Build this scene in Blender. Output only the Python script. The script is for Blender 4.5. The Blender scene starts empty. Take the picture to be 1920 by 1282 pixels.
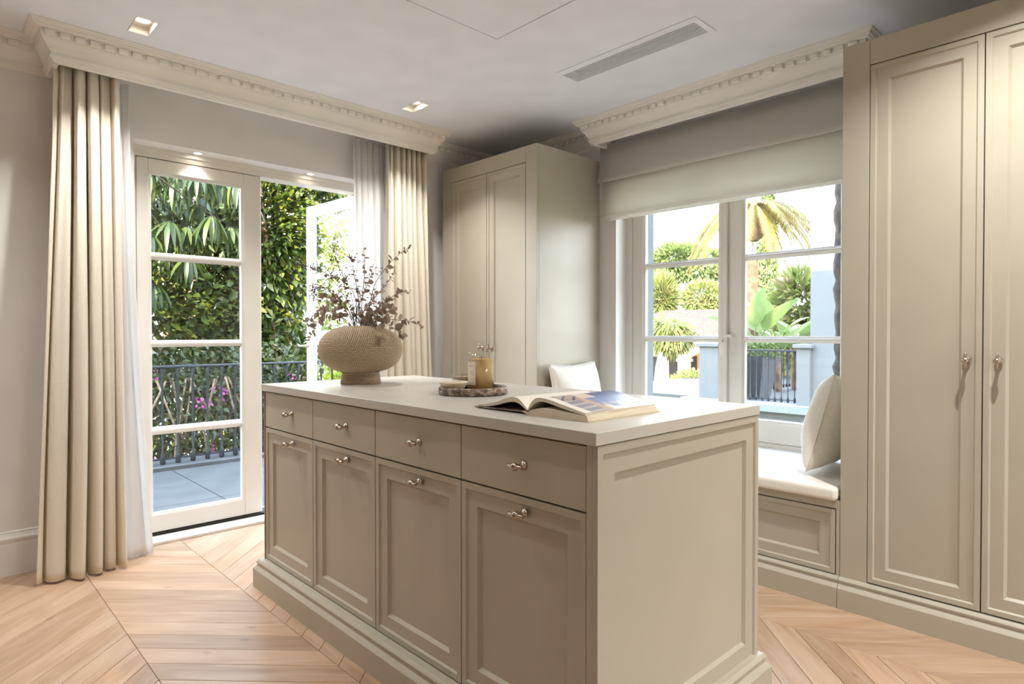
import bpy, bmesh, math, random
import numpy as np
from mathutils import Vector, Matrix
random.seed(7)
rng = np.random.default_rng(11)
SC = bpy.context.scene
COL = SC.collection
R = math.radians
PI = math.pi

# ------------------------------------------------------------------ camera
YAW, PITCH, F = R(46.576), R(-0.692), 1174.29
cam_d = bpy.data.cameras.new('camera')
cam = bpy.data.objects.new('camera', cam_d); COL.objects.link(cam)
cam_d.sensor_fit = 'HORIZONTAL'; cam_d.sensor_width = 36.0
cam_d.lens = 36.0 * F / 1920.0
cam_d.shift_y = -2.36 / 1920.0
cam_d.clip_start = 0.02; cam_d.clip_end = 600
cam.location = (0, 0, 1.15)
cam.rotation_euler = (R(90) + PITCH, 0, YAW)
SC.camera = cam

# ------------------------------------------------------------------ world, sun, exposure
SUN_DIR = Vector((-0.50, 0.78, -0.42)).normalized()      # the way the light travels
world = bpy.data.worlds.new('sky'); SC.world = world; world.use_nodes = True
wn = world.node_tree; wn.nodes.clear()
tcw = wn.nodes.new('ShaderNodeTexCoord'); sxy = wn.nodes.new('ShaderNodeSeparateXYZ'); skr = wn.nodes.new('ShaderNodeValToRGB')   # clear pale sky, white at the horizon
skr.color_ramp.elements[0].position = 0.0; skr.color_ramp.elements[0].color = (1.0, 0.99, 0.97, 1)
skr.color_ramp.elements[1].position = 0.75; skr.color_ramp.elements[1].color = (0.62, 0.76, 1.0, 1)
e_ = skr.color_ramp.elements.new(0.22); e_.color = (0.88, 0.94, 1.0, 1)
wbg = wn.nodes.new('ShaderNodeBackground'); wbg.inputs[1].default_value = 5.0
wo = wn.nodes.new('ShaderNodeOutputWorld')
wn.links.new(tcw.outputs['Generated'], sxy.inputs[0]); wn.links.new(sxy.outputs['Z'], skr.inputs[0]); wn.links.new(skr.outputs[0], wbg.inputs[0]); wn.links.new(wbg.outputs[0], wo.inputs[0])
sun_d = bpy.data.lights.new('sun', 'SUN'); sun_d.energy = 12.5; sun_d.color = (1.0, 0.86, 0.66); sun_d.angle = R(0.6)
sun = bpy.data.objects.new('sun', sun_d); COL.objects.link(sun)
sun.rotation_euler = SUN_DIR.to_track_quat('-Z', 'Y').to_euler(); sun.location = (12, -18, 11)
SC.view_settings.view_transform = 'Standard'; SC.view_settings.look = 'None'
SC.view_settings.exposure = 1.54; SC.view_settings.gamma = 1.0; SC.view_settings.use_curve_mapping = False
try:
    SC.cycles.use_denoising = True; SC.cycles.max_bounces = 7; SC.cycles.diffuse_bounces = 5; SC.cycles.glossy_bounces = 3; SC.cycles.transmission_bounces = 4
    SC.cycles.use_adaptive_sampling = False; SC.cycles.use_light_tree = False
    SC.cycles.transparent_max_bounces = 24; SC.cycles.sample_clamp_indirect = 2.5
    SC.cycles.caustics_reflective = False; SC.cycles.caustics_refractive = False
except Exception:
    pass
DOWNLIGHT_W, SPOT_W = 4.0, 0.55
WARM = (1.0, 0.98, 0.94)
def portal(loc, rot, sx, sy):
    l = bpy.data.lights.new('daylight_portal', 'AREA'); l.shape = 'RECTANGLE'; l.size = sx; l.size_y = sy; l.cycles.is_portal = True
    o = bpy.data.objects.new('daylight_portal', l); COL.objects.link(o); o.location = loc; o.rotation_euler = rot
portal((-3.99, 1.56, 1.09), (0, R(-90), 0), 2.1, 1.4)
portal((-1.84, 3.64, 1.32), (R(-90), 0, 0), 1.5, 1.6)
portal((2.62, 2.125, 0.6), (0, R(90), 0), 1.2, 1.25)

# ------------------------------------------------------------------ helpers
def wloc(o):
    v = Vector((0, 0, 0))
    while o is not None:
        v += o.location; o = o.parent
    return v

def tag(o, label=None, cat=None, group=None, kind=None):
    if label: o['label'] = label
    if cat: o['category'] = cat
    if group: o['group'] = group
    if kind: o['kind'] = kind
    return o

def thing(name, loc, label=None, cat=None, group=None, kind=None):
    o = bpy.data.objects.new(name, None); COL.objects.link(o); o.location = loc
    o.empty_display_size = 0.05
    return tag(o, label, cat, group, kind)

def place(name, mesh, parent=None, loc=(0, 0, 0), rot=None):
    o = bpy.data.objects.new(name, mesh); COL.objects.link(o)
    if parent is not None:
        o.parent = parent
    o.location = loc
    if rot: o.rotation_euler = rot
    return o

class MB:
    """collects world-space geometry and links it as one mesh object"""
    def __init__(s): s.v = []; s.f = []; s.sm = []
    def add(s, vs, fs, smooth=False):
        b = len(s.v); s.v += [tuple(p) for p in vs]
        for f in fs:
            s.f.append(tuple(i + b for i in f)); s.sm.append(smooth)
    def box(s, x0, y0, z0, x1, y1, z1):
        x0, x1 = min(x0, x1), max(x0, x1); y0, y1 = min(y0, y1), max(y0, y1); z0, z1 = min(z0, z1), max(z0, z1)
        s.add([(x0,y0,z0),(x1,y0,z0),(x1,y1,z0),(x0,y1,z0),(x0,y0,z1),(x1,y0,z1),(x1,y1,z1),(x0,y1,z1)],
              [(3,2,1,0),(4,5,6,7),(0,1,5,4),(1,2,6,5),(2,3,7,6),(3,0,4,7)])
    def bbox(s, x0, y0, z0, x1, y1, z1, b=0.002):
        """box with chamfered edges"""
        bm = bmesh.new(); bmesh.ops.create_cube(bm, size=1)
        for v in bm.verts:
            v.co = Vector(((x0+x1)/2 + v.co.x*abs(x1-x0), (y0+y1)/2 + v.co.y*abs(y1-y0), (z0+z1)/2 + v.co.z*abs(z1-z0)))
        bmesh.ops.bevel(bm, geom=bm.edges[:], offset=b, segments=1, affect='EDGES')
        s.bm(bm); bm.free()
    def bm(s, bm, smooth=False):
        bm.verts.ensure_lookup_table(); bm.verts.index_update()
        s.add([v.co[:] for v in bm.verts], [tuple(v.index for v in f.verts) for f in bm.faces], smooth)
    def prism(s, prof, a, u, v, w, L, smooth=False, caps=True):
        """profile points (p,q) in plane u,v from origin a, extruded L along w"""
        a, u, v, w = Vector(a), Vector(u), Vector(v), Vector(w); n = len(prof)
        A = [a + u*p + v*q for p, q in prof]; B = [p + w*L for p in A]
        fs = [(i, (i+1) % n, n+(i+1) % n, n+i) for i in range(n)]
        if u.cross(v).dot(w) < 0: fs = [f[::-1] for f in fs]
        s.add(A+B, fs, smooth)
        if caps:
            c = [tuple(range(n))[::-1], tuple(range(n, 2*n))]
            if u.cross(v).dot(w) < 0: c = [f[::-1] for f in c]
            s.add(A+B, c)
    def lathe(s, prof, c=(0,0,0), n=32, smooth=True, axis='z', closed=False):
        vs = []; m = len(prof)
        for i in range(n):
            t = 2*PI*i/n; ct, st = math.cos(t), math.sin(t)
            for r, h in prof:
                p = (r*ct, r*st, h)
                if axis == 'y': p = (r*ct, h, -r*st)
                if axis == 'x': p = (h, r*ct, r*st)
                vs.append((c[0]+p[0], c[1]+p[1], c[2]+p[2]))
        fs = []
        for i in range(n):
            j = (i+1) % n
            for k in range(m-1 if not closed else m):
                kk = (k+1) % m
                fs.append((i*m+k, j*m+k, j*m+kk, i*m+kk))
        s.add(vs, fs, smooth)
    def tube(s, pts, rad, n=6, smooth=True):
        P = [Vector(p) for p in pts]; vs = []; m = len(P)
        rads = rad if hasattr(rad, '__len__') else [rad]*m
        up = Vector((0, 0, 1))
        for i, p in enumerate(P):
            d = (P[min(i+1, m-1)] - P[max(i-1, 0)]).normalized()
            if abs(d.z) > 0.95: up = Vector((1, 0, 0))
            a = d.cross(up).normalized(); b = d.cross(a)
            for k in range(n):
                t = 2*PI*k/n; vs.append(p + (a*math.cos(t) + b*math.sin(t))*rads[i])
        fs = [(i*n+k, i*n+(k+1) % n, (i+1)*n+(k+1) % n, (i+1)*n+k) for i in range(m-1) for k in range(n)]
        fs += [tuple(range(n))[::-1], tuple((m-1)*n+k for k in range(n))]
        s.add(vs, fs, smooth)
    def cyl(s, a, b, r, n=16, r2=None):
        s.tube([a, b], [r, r if r2 is None else r2], n)
    def panel(s, o, U, V, N, w, h, steps, back):
        """framed panel: nested rectangles. o corner, U,V in-plane, N outward; steps = [(inset, depth)...]; back = thickness"""
        o, U, V, N = Vector(o), Vector(U), Vector(V), Vector(N)
        rings = [(0, back)] + steps
        vs = []
        for ins, d in rings:
            for a, b in ((ins, ins), (w-ins, ins), (w-ins, h-ins), (ins, h-ins)):
                vs.append(o + U*a + V*b - N*d)
        fs = []
        for k in range(len(rings)-1):
            for i in range(4):
                j = (i+1) % 4; fs.append((k*4+i, k*4+j, (k+1)*4+j, (k+1)*4+i))
        e = (len(rings)-1)*4; fs.append((e, e+1, e+2, e+3)); fs.append((3, 2, 1, 0))
        if U.cross(V).dot(N) < 0: fs = [f[::-1] for f in fs]
        s.add(vs, fs)
    def mesh(s, name, mat=None, off=(0, 0, 0)):
        me = bpy.data.meshes.new(name)
        me.from_pydata([(p[0]-off[0], p[1]-off[1], p[2]-off[2]) for p in s.v], [], s.f)
        if any(s.sm): me.polygons.foreach_set('use_smooth', s.sm)
        if mat: me.materials.append(mat)
        me.update(); return me
    def build(s, name, mat, parent=None, at=None):
        """at: origin of a top-level mesh"""
        off = wloc(parent) if parent else Vector(at or (0, 0, 0))
        o = bpy.data.objects.new(name, s.mesh(name, mat, off)); COL.objects.link(o)
        if parent: o.parent = parent
        else: o.location = off
        return o

def grid_holes(mb, u0, u1, v0, v1, holes, emit):
    us = sorted({u0, u1, *[h[0] for h in holes], *[h[1] for h in holes]}); vs = sorted({v0, v1, *[h[2] for h in holes], *[h[3] for h in holes]})
    for a, b in zip(us, us[1:]):
        for c, d in zip(vs, vs[1:]):
            mu, mv = (a+b)/2, (c+d)/2
            if any(h[0] < mu < h[1] and h[2] < mv < h[3] for h in holes): continue
            emit(a, b, c, d)

def sweep(mb, path, prof, normals):
    """profile (d,z) along an xy path; normals per segment (outward); mitred corners"""
    n = len(path); P = [Vector((p[0], p[1])) for p in path]; N = [Vector(q) for q in normals]
    vs = []
    for i in range(n):
        if i == 0: m = N[0]
        elif i == n-1: m = N[-1]
        else:
            m = (N[i-1]+N[i]); m = m / (m.dot(N[i]))
        for d, z in prof: vs.append((P[i].x+m.x*d, P[i].y+m.y*d, z))
    k = len(prof); fs = []
    for i in range(n-1):
        for j in range(k):
            jj = (j+1) % k; fs.append((i*k+j, (i+1)*k+j, (i+1)*k+jj, i*k+jj))
    fs += [tuple(range(k))[::-1], tuple((n-1)*k+j for j in range(k))]
    seg = P[1]-P[0]
    if seg.x*N[0].y - seg.y*N[0].x > 0: fs = [f[::-1] for f in fs]
    mb.add(vs, fs)

# ------------------------------------------------------------------ materials
def srgb(r, g, b):
    f = lambda c: (c/255/12.92) if c/255 <= 0.04045 else ((c/255+0.055)/1.055)**2.4
    return (f(r), f(g), f(b), 1)

def new_mat(name):
    m = bpy.data.materials.new(name); m.use_nodes = True
    nt = m.node_tree; return m, nt, nt.nodes['Principled BSDF']

def N(nt, t, **kw):
    n = nt.nodes.new(t)
    for k, v in kw.items(): setattr(n, k, v)
    return n

def ramp(nt, stops):
    r = N(nt, 'ShaderNodeValToRGB'); cr = r.color_ramp
    while len(cr.elements) < len(stops): cr.elements.new(0.5)
    for e, (p, c) in zip(cr.elements, stops): e.position = p; e.color = c
    return r

def noisy(name, col, col2=None, scale=6, rough=0.5, bump=0.0, bscale=80, spec=0.5, detail=0, coat=0.0):
    if bump < 0.06: bump = 0
    m, nt, b = new_mat(name)
    tc = N(nt, 'ShaderNodeTexCoord')
    no = N(nt, 'ShaderNodeTexNoise'); no.inputs['Scale'].default_value = scale; no.inputs['Detail'].default_value = detail
    nt.links.new(tc.outputs['Object'], no.inputs['Vector'])
    c2 = col2 or tuple(c*0.96 for c in col[:3]) + (1,)
    r = ramp(nt, [(0.3, col), (0.7, c2)])
    nt.links.new(no.outputs['Fac'], r.inputs[0]); nt.links.new(r.outputs[0], b.inputs['Base Color'])
    b.inputs['Roughness'].default_value = rough; b.inputs['Specular IOR Level'].default_value = spec
    if coat: b.inputs['Coat Weight'].default_value = coat; b.inputs['Coat Roughness'].default_value = 0.25
    if bump:
        n2 = N(nt, 'ShaderNodeTexNoise'); n2.inputs['Scale'].default_value = bscale; n2.inputs['Detail'].default_value = 3
        nt.links.new(tc.outputs['Object'], n2.inputs['Vector'])
        bp = N(nt, 'ShaderNodeBump'); bp.inputs['Strength'].default_value = bump; bp.inputs['Distance'].default_value = 0.01
        nt.links.new(n2.outputs['Fac'], bp.inputs['Height']); nt.links.new(bp.outputs[0], b.inputs['Normal'])
    return m

def metal(name, col, rough):
    m = noisy(name, col, scale=40, rough=rough); m.node_tree.nodes['Principled BSDF'].inputs['Metallic'].default_value = 1; return m

def fabric(name, col, col2, thread=900, bump=0.25, rough=0.9, trans=0.0, trcol=None, alpha=0.0):
    m, nt, b = new_mat(name)
    tc = N(nt, 'ShaderNodeTexCoord')
    w1 = N(nt, 'ShaderNodeTexNoise'); w2 = N(nt, 'ShaderNodeTexNoise')
    for w, sc in ((w1, (thread*0.08, thread*0.08, thread)), (w2, (thread, thread, thread*0.06))):
        mp = N(nt, 'ShaderNodeMapping'); mp.inputs['Scale'].default_value = sc
        nt.links.new(tc.outputs['Object'], mp.inputs[0]); nt.links.new(mp.outputs[0], w.inputs['Vector'])
        w.inputs['Scale'].default_value = 1; w.inputs['Detail'].default_value = 1
    mx = N(nt, 'ShaderNodeMath', operation='ADD'); nt.links.new(w1.outputs[0], mx.inputs[0]); nt.links.new(w2.outputs[0], mx.inputs[1])
    hf = N(nt, 'ShaderNodeMath', operation='MULTIPLY'); hf.inputs[1].default_value = 0.5; nt.links.new(mx.outputs[0], hf.inputs[0])
    r = ramp(nt, [(0.35, col), (0.65, col2)]); nt.links.new(hf.outputs[0], r.inputs[0])
    nt.links.new(r.outputs[0], b.inputs['Base Color']); b.inputs['Roughness'].default_value = rough
    b.inputs['Specular IOR Level'].default_value = 0.15
    bp = N(nt, 'ShaderNodeBump'); bp.inputs['Strength'].default_value = bump; bp.inputs['Distance'].default_value = 0.002
    nt.links.new(hf.outputs[0], bp.inputs['Height']); nt.links.new(bp.outputs[0], b.inputs['Normal'])
    out = nt.nodes['Material Output']; last = b.outputs[0]
    if trans:
        t = N(nt, 'ShaderNodeBsdfTranslucent'); t.inputs[0].default_value = trcol or col
        ms = N(nt, 'ShaderNodeMixShader'); ms.inputs[0].default_value = trans
        nt.links.new(last, ms.inputs[1]); nt.links.new(t.outputs[0], ms.inputs[2]); last = ms.outputs[0]
    if alpha:
        t = N(nt, 'ShaderNodeBsdfTransparent')
        ms = N(nt, 'ShaderNodeMixShader'); ms.inputs[0].default_value = alpha
        nt.links.new(last, ms.inputs[1]); nt.links.new(t.outputs[0], ms.inputs[2]); last = ms.outputs[0]
    nt.links.new(last, out.inputs[0])
    return m

def leafmat(name, cols, rough=0.45, trans=0.35, source='island'):
    m, nt, b = new_mat(name)
    if source == 'island': g = N(nt, 'ShaderNodeNewGeometry'); fac = g.outputs['Random Per Island']
    else: g = N(nt, 'ShaderNodeObjectInfo'); fac = g.outputs['Random']
    r = ramp(nt, [(i/(len(cols)-1), c) for i, c in enumerate(cols)]); nt.links.new(fac, r.inputs[0])
    nt.links.new(r.outputs[0], b.inputs['Base Color']); b.inputs['Roughness'].default_value = rough
    t = N(nt, 'ShaderNodeBsdfTranslucent'); nt.links.new(r.outputs[0], t.inputs[0])
    ms = N(nt, 'ShaderNodeMixShader'); ms.inputs[0].default_value = trans
    nt.links.new(b.outputs[0], ms.inputs[1]); nt.links.new(t.outputs[0], ms.inputs[2]); nt.links.new(ms.outputs[0], nt.nodes['Material Output'].inputs[0])
    return m

def thin_glass(name, tint=(0.94, 0.97, 0.98, 1), refl=1.0):
    m = bpy.data.materials.new(name); m.use_nodes = True; nt = m.node_tree; nt.nodes.clear()
    out = N(nt, 'ShaderNodeOutputMaterial'); t = N(nt, 'ShaderNodeBsdfTransparent'); t.inputs[0].default_value = tint
    g = N(nt, 'ShaderNodeBsdfGlossy'); g.inputs['Roughness'].default_value = 0.0
    fr = N(nt, 'ShaderNodeFresnel'); fr.inputs['IOR'].default_value = 1.45
    ml = N(nt, 'ShaderNodeMath', operation='MULTIPLY'); ml.inputs[1].default_value = refl
    ms = N(nt, 'ShaderNodeMixShader')
    ge = N(nt, 'ShaderNodeNewGeometry'); mr = N(nt, 'ShaderNodeMapRange'); mr.inputs['To Min'].default_value = 1.45; mr.inputs['To Max'].default_value = 1/1.45
    nt.links.new(ge.outputs['Backfacing'], mr.inputs['Value']); nt.links.new(mr.outputs[0], fr.inputs['IOR'])
    nt.links.new(fr.outputs[0], ml.inputs[0]); nt.links.new(ml.outputs[0], ms.inputs[0])
    nt.links.new(t.outputs[0], ms.inputs[1]); nt.links.new(g.outputs[0], ms.inputs[2]); nt.links.new(ms.outputs[0], out.inputs[0])
    return m

def emit(name, col, s):
    m = bpy.data.materials.new(name); m.use_nodes = True; nt = m.node_tree; nt.nodes.clear()
    out = N(nt, 'ShaderNodeOutputMaterial'); e = N(nt, 'ShaderNodeEmission'); e.inputs[0].default_value = col; e.inputs[1].default_value = s
    nt.links.new(e.outputs[0], out.inputs[0]); return m

def vcol(name, rough=0.5, spec=0.4):
    m, nt, b = new_mat(name); a = N(nt, 'ShaderNodeVertexColor', layer_name='print')
    nt.links.new(a.outputs[0], b.inputs['Base Color']); b.inputs['Roughness'].default_value = rough; b.inputs['Specular IOR Level'].default_value = spec
    return m

def oak(name):
    m, nt, b = new_mat(name)
    tc = N(nt, 'ShaderNodeTexCoord'); oi = N(nt, 'ShaderNodeObjectInfo')
    of = N(nt, 'ShaderNodeVectorMath', operation='SCALE'); of.inputs[3].default_value = 37.0
    cb = N(nt, 'ShaderNodeCombineXYZ')
    for i in range(3): nt.links.new(oi.outputs['Random'], cb.inputs[i])
    nt.links.new(cb.outputs[0], of.inputs[0])
    ad = N(nt, 'ShaderNodeVectorMath', operation='ADD'); nt.links.new(tc.outputs['Object'], ad.inputs[0]); nt.links.new(of.outputs[0], ad.inputs[1])
    mp = N(nt, 'ShaderNodeMapping'); mp.inputs['Scale'].default_value = (2.6, 18, 10); nt.links.new(ad.outputs[0], mp.inputs[0])
    n1 = N(nt, 'ShaderNodeTexNoise'); n1.inputs['Scale'].default_value = 1.0; n1.inputs['Detail'].default_value = 6; n1.inputs['Distortion'].default_value = 0.8
    nt.links.new(mp.outputs[0], n1.inputs['Vector'])
    mp2 = N(nt, 'ShaderNodeMapping'); mp2.inputs['Scale'].default_value = (6, 220, 60); nt.links.new(ad.outputs[0], mp2.inputs[0])
    n2 = N(nt, 'ShaderNodeTexNoise'); n2.inputs['Scale'].default_value = 1.0; n2.inputs['Detail'].default_value = 2
    nt.links.new(mp2.outputs[0], n2.inputs['Vector'])
    r1 = ramp(nt, [(0.25, srgb(168, 136, 109)), (0.5, srgb(186, 157, 131)), (0.75, srgb(197, 172, 150))]); nt.links.new(n1.outputs[0], r1.inputs[0])
    # knots
    mp3 = N(nt, 'ShaderNodeMapping'); mp3.inputs['Scale'].default_value = (3.2, 8, 1); nt.links.new(ad.outputs[0], mp3.inputs[0])
    vo = N(nt, 'ShaderNodeTexVoronoi'); vo.inputs['Scale'].default_value = 1.0; nt.links.new(mp3.outputs[0], vo.inputs['Vector'])
    kr = ramp(nt, [(0.03, (0.25, 0.17, 0.11, 1)), (0.09, (1, 1, 1, 1))]); nt.links.new(vo.outputs['Distance'], kr.inputs[0])
    mk = N(nt, 'ShaderNodeMixRGB', blend_type='MULTIPLY'); mk.inputs[0].default_value = 0.4
    nt.links.new(r1.outputs[0], mk.inputs[1]); nt.links.new(kr.outputs[0], mk.inputs[2])
    fr = ramp(nt, [(0.35, (0.80, 0.78, 0.75, 1)), (0.6, (1, 1, 1, 1))]); nt.links.new(n2.outputs[0], fr.inputs[0])
    m2 = N(nt, 'ShaderNodeMixRGB', blend_type='MULTIPLY'); m2.inputs[0].default_value = 0.5
    nt.links.new(mk.outputs[0], m2.inputs[1]); nt.links.new(fr.outputs[0], m2.inputs[2])
    tr = ramp(nt, [(0.0, (0.82, 0.79, 0.76, 1)), (0.5, (1, 1, 1, 1)), (1.0, (1.08, 1.03, 0.98, 1))]); nt.links.new(oi.outputs['Random'], tr.inputs[0])
    m3 = N(nt, 'ShaderNodeMixRGB', blend_type='MULTIPLY'); m3.inputs[0].default_value = 1.0
    nt.links.new(m2.outputs[0], m3.inputs[1]); nt.links.new(tr.outputs[0], m3.inputs[2])
    nt.links.new(m3.outputs[0], b.inputs['Base Color'])
    b.inputs['Roughness'].default_value = 0.34; b.inputs['Specular IOR Level'].default_value = 0.5
    bp = N(nt, 'ShaderNodeBump'); bp.inputs['Strength'].default_value = 0.12; bp.inputs['Distance'].default_value = 0.002
    nt.links.new(n2.outputs[0], bp.inputs['Height']); nt.links.new(bp.outputs[0], b.inputs['Normal'])
    return m

M = {}
M['wall'] = noisy('wall_paint', srgb(234, 231, 228), rough=0.75, bump=0.03, bscale=250, spec=0.3)
M['ceil'] = noisy('ceiling_paint', srgb(242, 246, 255), rough=0.85, spec=0.2)
M['plaster'] = noisy('moulding_paint', srgb(245, 242, 236), rough=0.65, spec=0.3)
M['cab'] = noisy('greige_lacquer', srgb(182, 174, 157), rough=0.38, spec=0.45, bump=0.015, bscale=300)
M['cabtop'] = noisy('greige_lacquer_top', srgb(198, 193, 183), rough=0.33, spec=0.5)
M['joinery'] = noisy('white_joinery_paint', srgb(228, 223, 214), rough=0.4, spec=0.45)
M['joinery_out'] = noisy('exterior_dark_blue_paint', srgb(62, 74, 92), rough=0.4)
M['gasket'] = noisy('dark_gasket', srgb(42, 38, 34), rough=0.7)
M['gap'] = noisy('dark_gap_shade', srgb(38, 32, 26), rough=0.8)  # shadow of the door gaps put into the dark carcass colour
M['oak'] = oak('oak_plank')
M['subfloor'] = noisy('floor_joint', srgb(112, 80, 52), rough=0.8)
M['linen'] = fabric('cream_linen', srgb(245, 239, 226), srgb(236, 228, 211), thread=700, trans=0.22, trcol=srgb(236, 218, 180))
M['sheer'] = fabric('white_voile', srgb(246, 244, 240), srgb(238, 236, 232), thread=900, bump=0.1, trans=0.55, trcol=srgb(250, 250, 250), alpha=0.15)
M['blind'] = fabric('blind_linen', srgb(250, 248, 244), srgb(244, 241, 235), thread=600, trans=0.6, trcol=srgb(246, 244, 238))
M['white_cloth'] = fabric('white_linen', srgb(240, 235, 226), srgb(229, 223, 212), thread=500, bump=0.3)
M['nickel'] = metal('brushed_nickel', srgb(190, 178, 160), 0.28)
M['glass'] = thin_glass('window_glass')
M['vase'] = None
M['white_plastic'] = noisy('white_enamel', srgb(240, 236, 230), rough=0.45)
M['bulb'] = emit('lamp_glow', (1.0, 0.90, 0.74, 1), 11.0); M['bulb'].cycles.emission_sampling = 'NONE'

# =================================================================== THE ROOM
CE = 2.555          # ceiling height
WX, WY = -3.80, 3.43   # inner faces of door wall and window wall
# ---- floor: base slab and chevron planks
mb = MB(); mb.box(WX, -3.6, -0.20, 2.6, WY, -0.012)
floor = mb.build('floor', M['subfloor'], at=(0, 0, -0.012)); tag(floor, 'pale oak chevron parquet floor of the dressing room', 'floor', kind='structure')
SEAM0, CW, SP = 0.568, 0.475, 0.1445
def clip(poly, f):
    out = []
    for i, p in enumerate(poly):
        q = poly[(i+1) % len(poly)]; a, b = f(p), f(q)
        if a >= 0: out.append(p)
        if (a >= 0) != (b >= 0):
            t = a/(a-b); out.append((p[0]+(q[0]-p[0])*t, p[1]+(q[1]-p[1])*t))
    return out
def project(x, y, z):
    fx, fy = -math.sin(YAW), math.cos(YAW)
    d = x*fx + y*fy; r = x*math.cos(YAW) + y*math.sin(YAW)
    if d < 0.1: return None
    return 960 + F*r/d, 638.6 - F*(z-1.15)/d, d
def plank_mesh(poly, name, ang):
    """poly in world xy relative to its own origin; local x axis is turned along the plank"""
    mb = MB(); n = len(poly); g = 0.0008; ch = 0.0012
    if sum(poly[i][0]*poly[(i+1) % n][1]-poly[(i+1) % n][0]*poly[i][1] for i in range(n)) < 0: poly = poly[::-1]
    def inset(e):
        out = poly
        for i in range(n):
            p, q = poly[i], poly[(i+1) % n]; L = math.hypot(q[0]-p[0], q[1]-p[1])
            if L < 1e-6: continue
            nx, ny = -(q[1]-p[1])/L, (q[0]-p[0])/L
            out = clip(out, lambda v: (v[0]-p[0])*nx+(v[1]-p[1])*ny-e)
        return out
    ca, sa = math.cos(-ang), math.sin(-ang)
    rot = lambda p: (p[0]*ca-p[1]*sa, p[0]*sa+p[1]*ca)
    A = [rot(p) for p in inset(g)]; B = [rot(p) for p in inset(g+ch)]; n = len(A)
    if n < 3 or len(B) != n: B = A
    vs = [(p[0], p[1], -0.010) for p in A] + [(p[0], p[1], -0.001) for p in A] + [(p[0], p[1], 0.0) for p in B]
    fs = [tuple(range(2*n, 3*n))]
    for i in range(n):
        j = (i+1) % n; fs += [(i, j, n+j, n+i), (n+i, n+j, 2*n+j, 2*n+i)]
    mb.add(vs, fs); return mb.mesh(name, M['oak'])
planks = []
for k in range(-9, 6):
    y0 = SEAM0 + CW*k; y1 = y0 + CW; sgn = 1 if k % 2 == 0 else -1
    for i in range(-30, 38):
        xb = -2.451 + SP*i + (0.0 if sgn > 0 else CW)
        poly = [(xb, y0), (xb+SP, y0), (xb+SP+sgn*CW, y1), (xb+sgn*CW, y1)]
        q = clip(clip(clip(clip(poly, lambda p: p[0]-WX), lambda p: 2.6-p[0]), lambda p: p[1]+3.6), lambda p: 2.80-p[1])
        if len(q) < 3: continue
        area = abs(sum(q[a][0]*q[(a+1) % len(q)][1]-q[(a+1) % len(q)][0]*q[a][1] for a in range(len(q))))/2
        if area < 1e-4: continue
        cx = sum(p[0] for p in q)/len(q); cy = sum(p[1] for p in q)/len(q)
        pr_ = project(cx, cy, 0); seen = False; score = 1e9
        for (px, py) in q + [(cx, cy)]:
            w_ = project(px, py, 0)
            if w_ and -60 < w_[0] < 1980 and w_[1] < 1340: seen = True; score = min(score, w_[2])
        if -2.8 < cx < -0.95 and 1.2 < cy < 1.9: seen = False
        if cy > 1.15 and cx < -2.9 and cy < 2.7 and not (cx < -3.0 and cy < 1.6): seen = seen and cy < 1.6
        planks.append((not seen, score, sgn, (xb, y0), q, len(q) == 4 and abs(area-SP*CW) < 1e-6))
planks.sort(key=lambda t: (t[0], t[1]))
shared = {}
rest = MB()
for n_, (hid, sc_, sgn, org, q, full) in enumerate(planks):
    if n_ < 300 and not hid:
        ang = sgn*PI/4
        rel = [(p[0]-org[0], p[1]-org[1]) for p in q]
        if full:
            if sgn not in shared: shared[sgn] = plank_mesh(rel, 'plank', ang)
            me = shared[sgn]
        else: me = plank_mesh(rel, 'plank', ang)
        place('plank', me, floor, (org[0], org[1], 0.012), (0, 0, ang))
    else:
        m_ = plank_mesh([(p[0]-org[0], p[1]-org[1]) for p in q], 'tmp', 0)
        rest.add([(v.co.x+org[0], v.co.y+org[1], v.co.z) for v in m_.vertices], [tuple(p.vertices) for p in m_.polygons])
        bpy.data.meshes.remove(m_)
o = rest.build('plank_field', M['oak'], floor); o['kind'] = 'stuff'

# ---- ceiling with openings for the lamps, the grille and the access panel
DL = [(-3.262, 0.757), (-3.252, 2.250)]                       # the two downlights in view
DL2 = [(-1.75, 0.757), (-0.25, 0.757), (-0.25, 2.25), (1.20, 0.757), (1.2, 2.25), (-3.262, -0.74)]  # extra downlights out of view, added to balance the room's light
DL_ADDED_W = [1.2, 1.2, 8.8, 1.6, 5.0, 5.5]
holes = [(x-0.088, x+0.088, y-0.046, y+0.046) for x, y in DL+DL2]
holes += [(-2.31, -1.47, 2.508, 2.703), (-2.24, -1.20, 1.20, 2.022)]
mb = MB()
grid_holes(mb, WX-0.4, 2.8, -3.8, WY+0.35, holes, lambda a, b, c, d: mb.box(a, c, CE, b, d, CE+0.16))
ceiling = mb.build('ceiling', M['ceil'], at=(0, 0, CE)); tag(ceiling, 'smooth white ceiling with a flush access hatch', 'ceiling', kind='structure')
mb = MB(); mb.box(-2.2355, 1.2045, CE+0.001, -1.2045, 2.0175, CE+0.02); mb.build('access_panel', M['ceil'], ceiling)
mb = MB(); mb.box(WX-0.4, -7.5, CE+0.165, -2.0, WY+0.35, 3.6); mb.box(-2.0, -7.5, CE+0.165, 2.8, WY+0.35, 6.0); mb.box(WX-0.4, -7.5, -3, 2.8, -3.85, CE+0.165); mb.box(2.8, -7.5, -3, 8.0, -3.85, 6.0)  # unseen house mass, shaped to keep sun off balcony, terrace wall and added window
o = mb.build('roof', M['plaster'], at=(0, 0, CE+0.165)); tag(o, 'unseen upper storey and rear wing of the house, shaped to block the sun', 'house', kind='structure')

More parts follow.
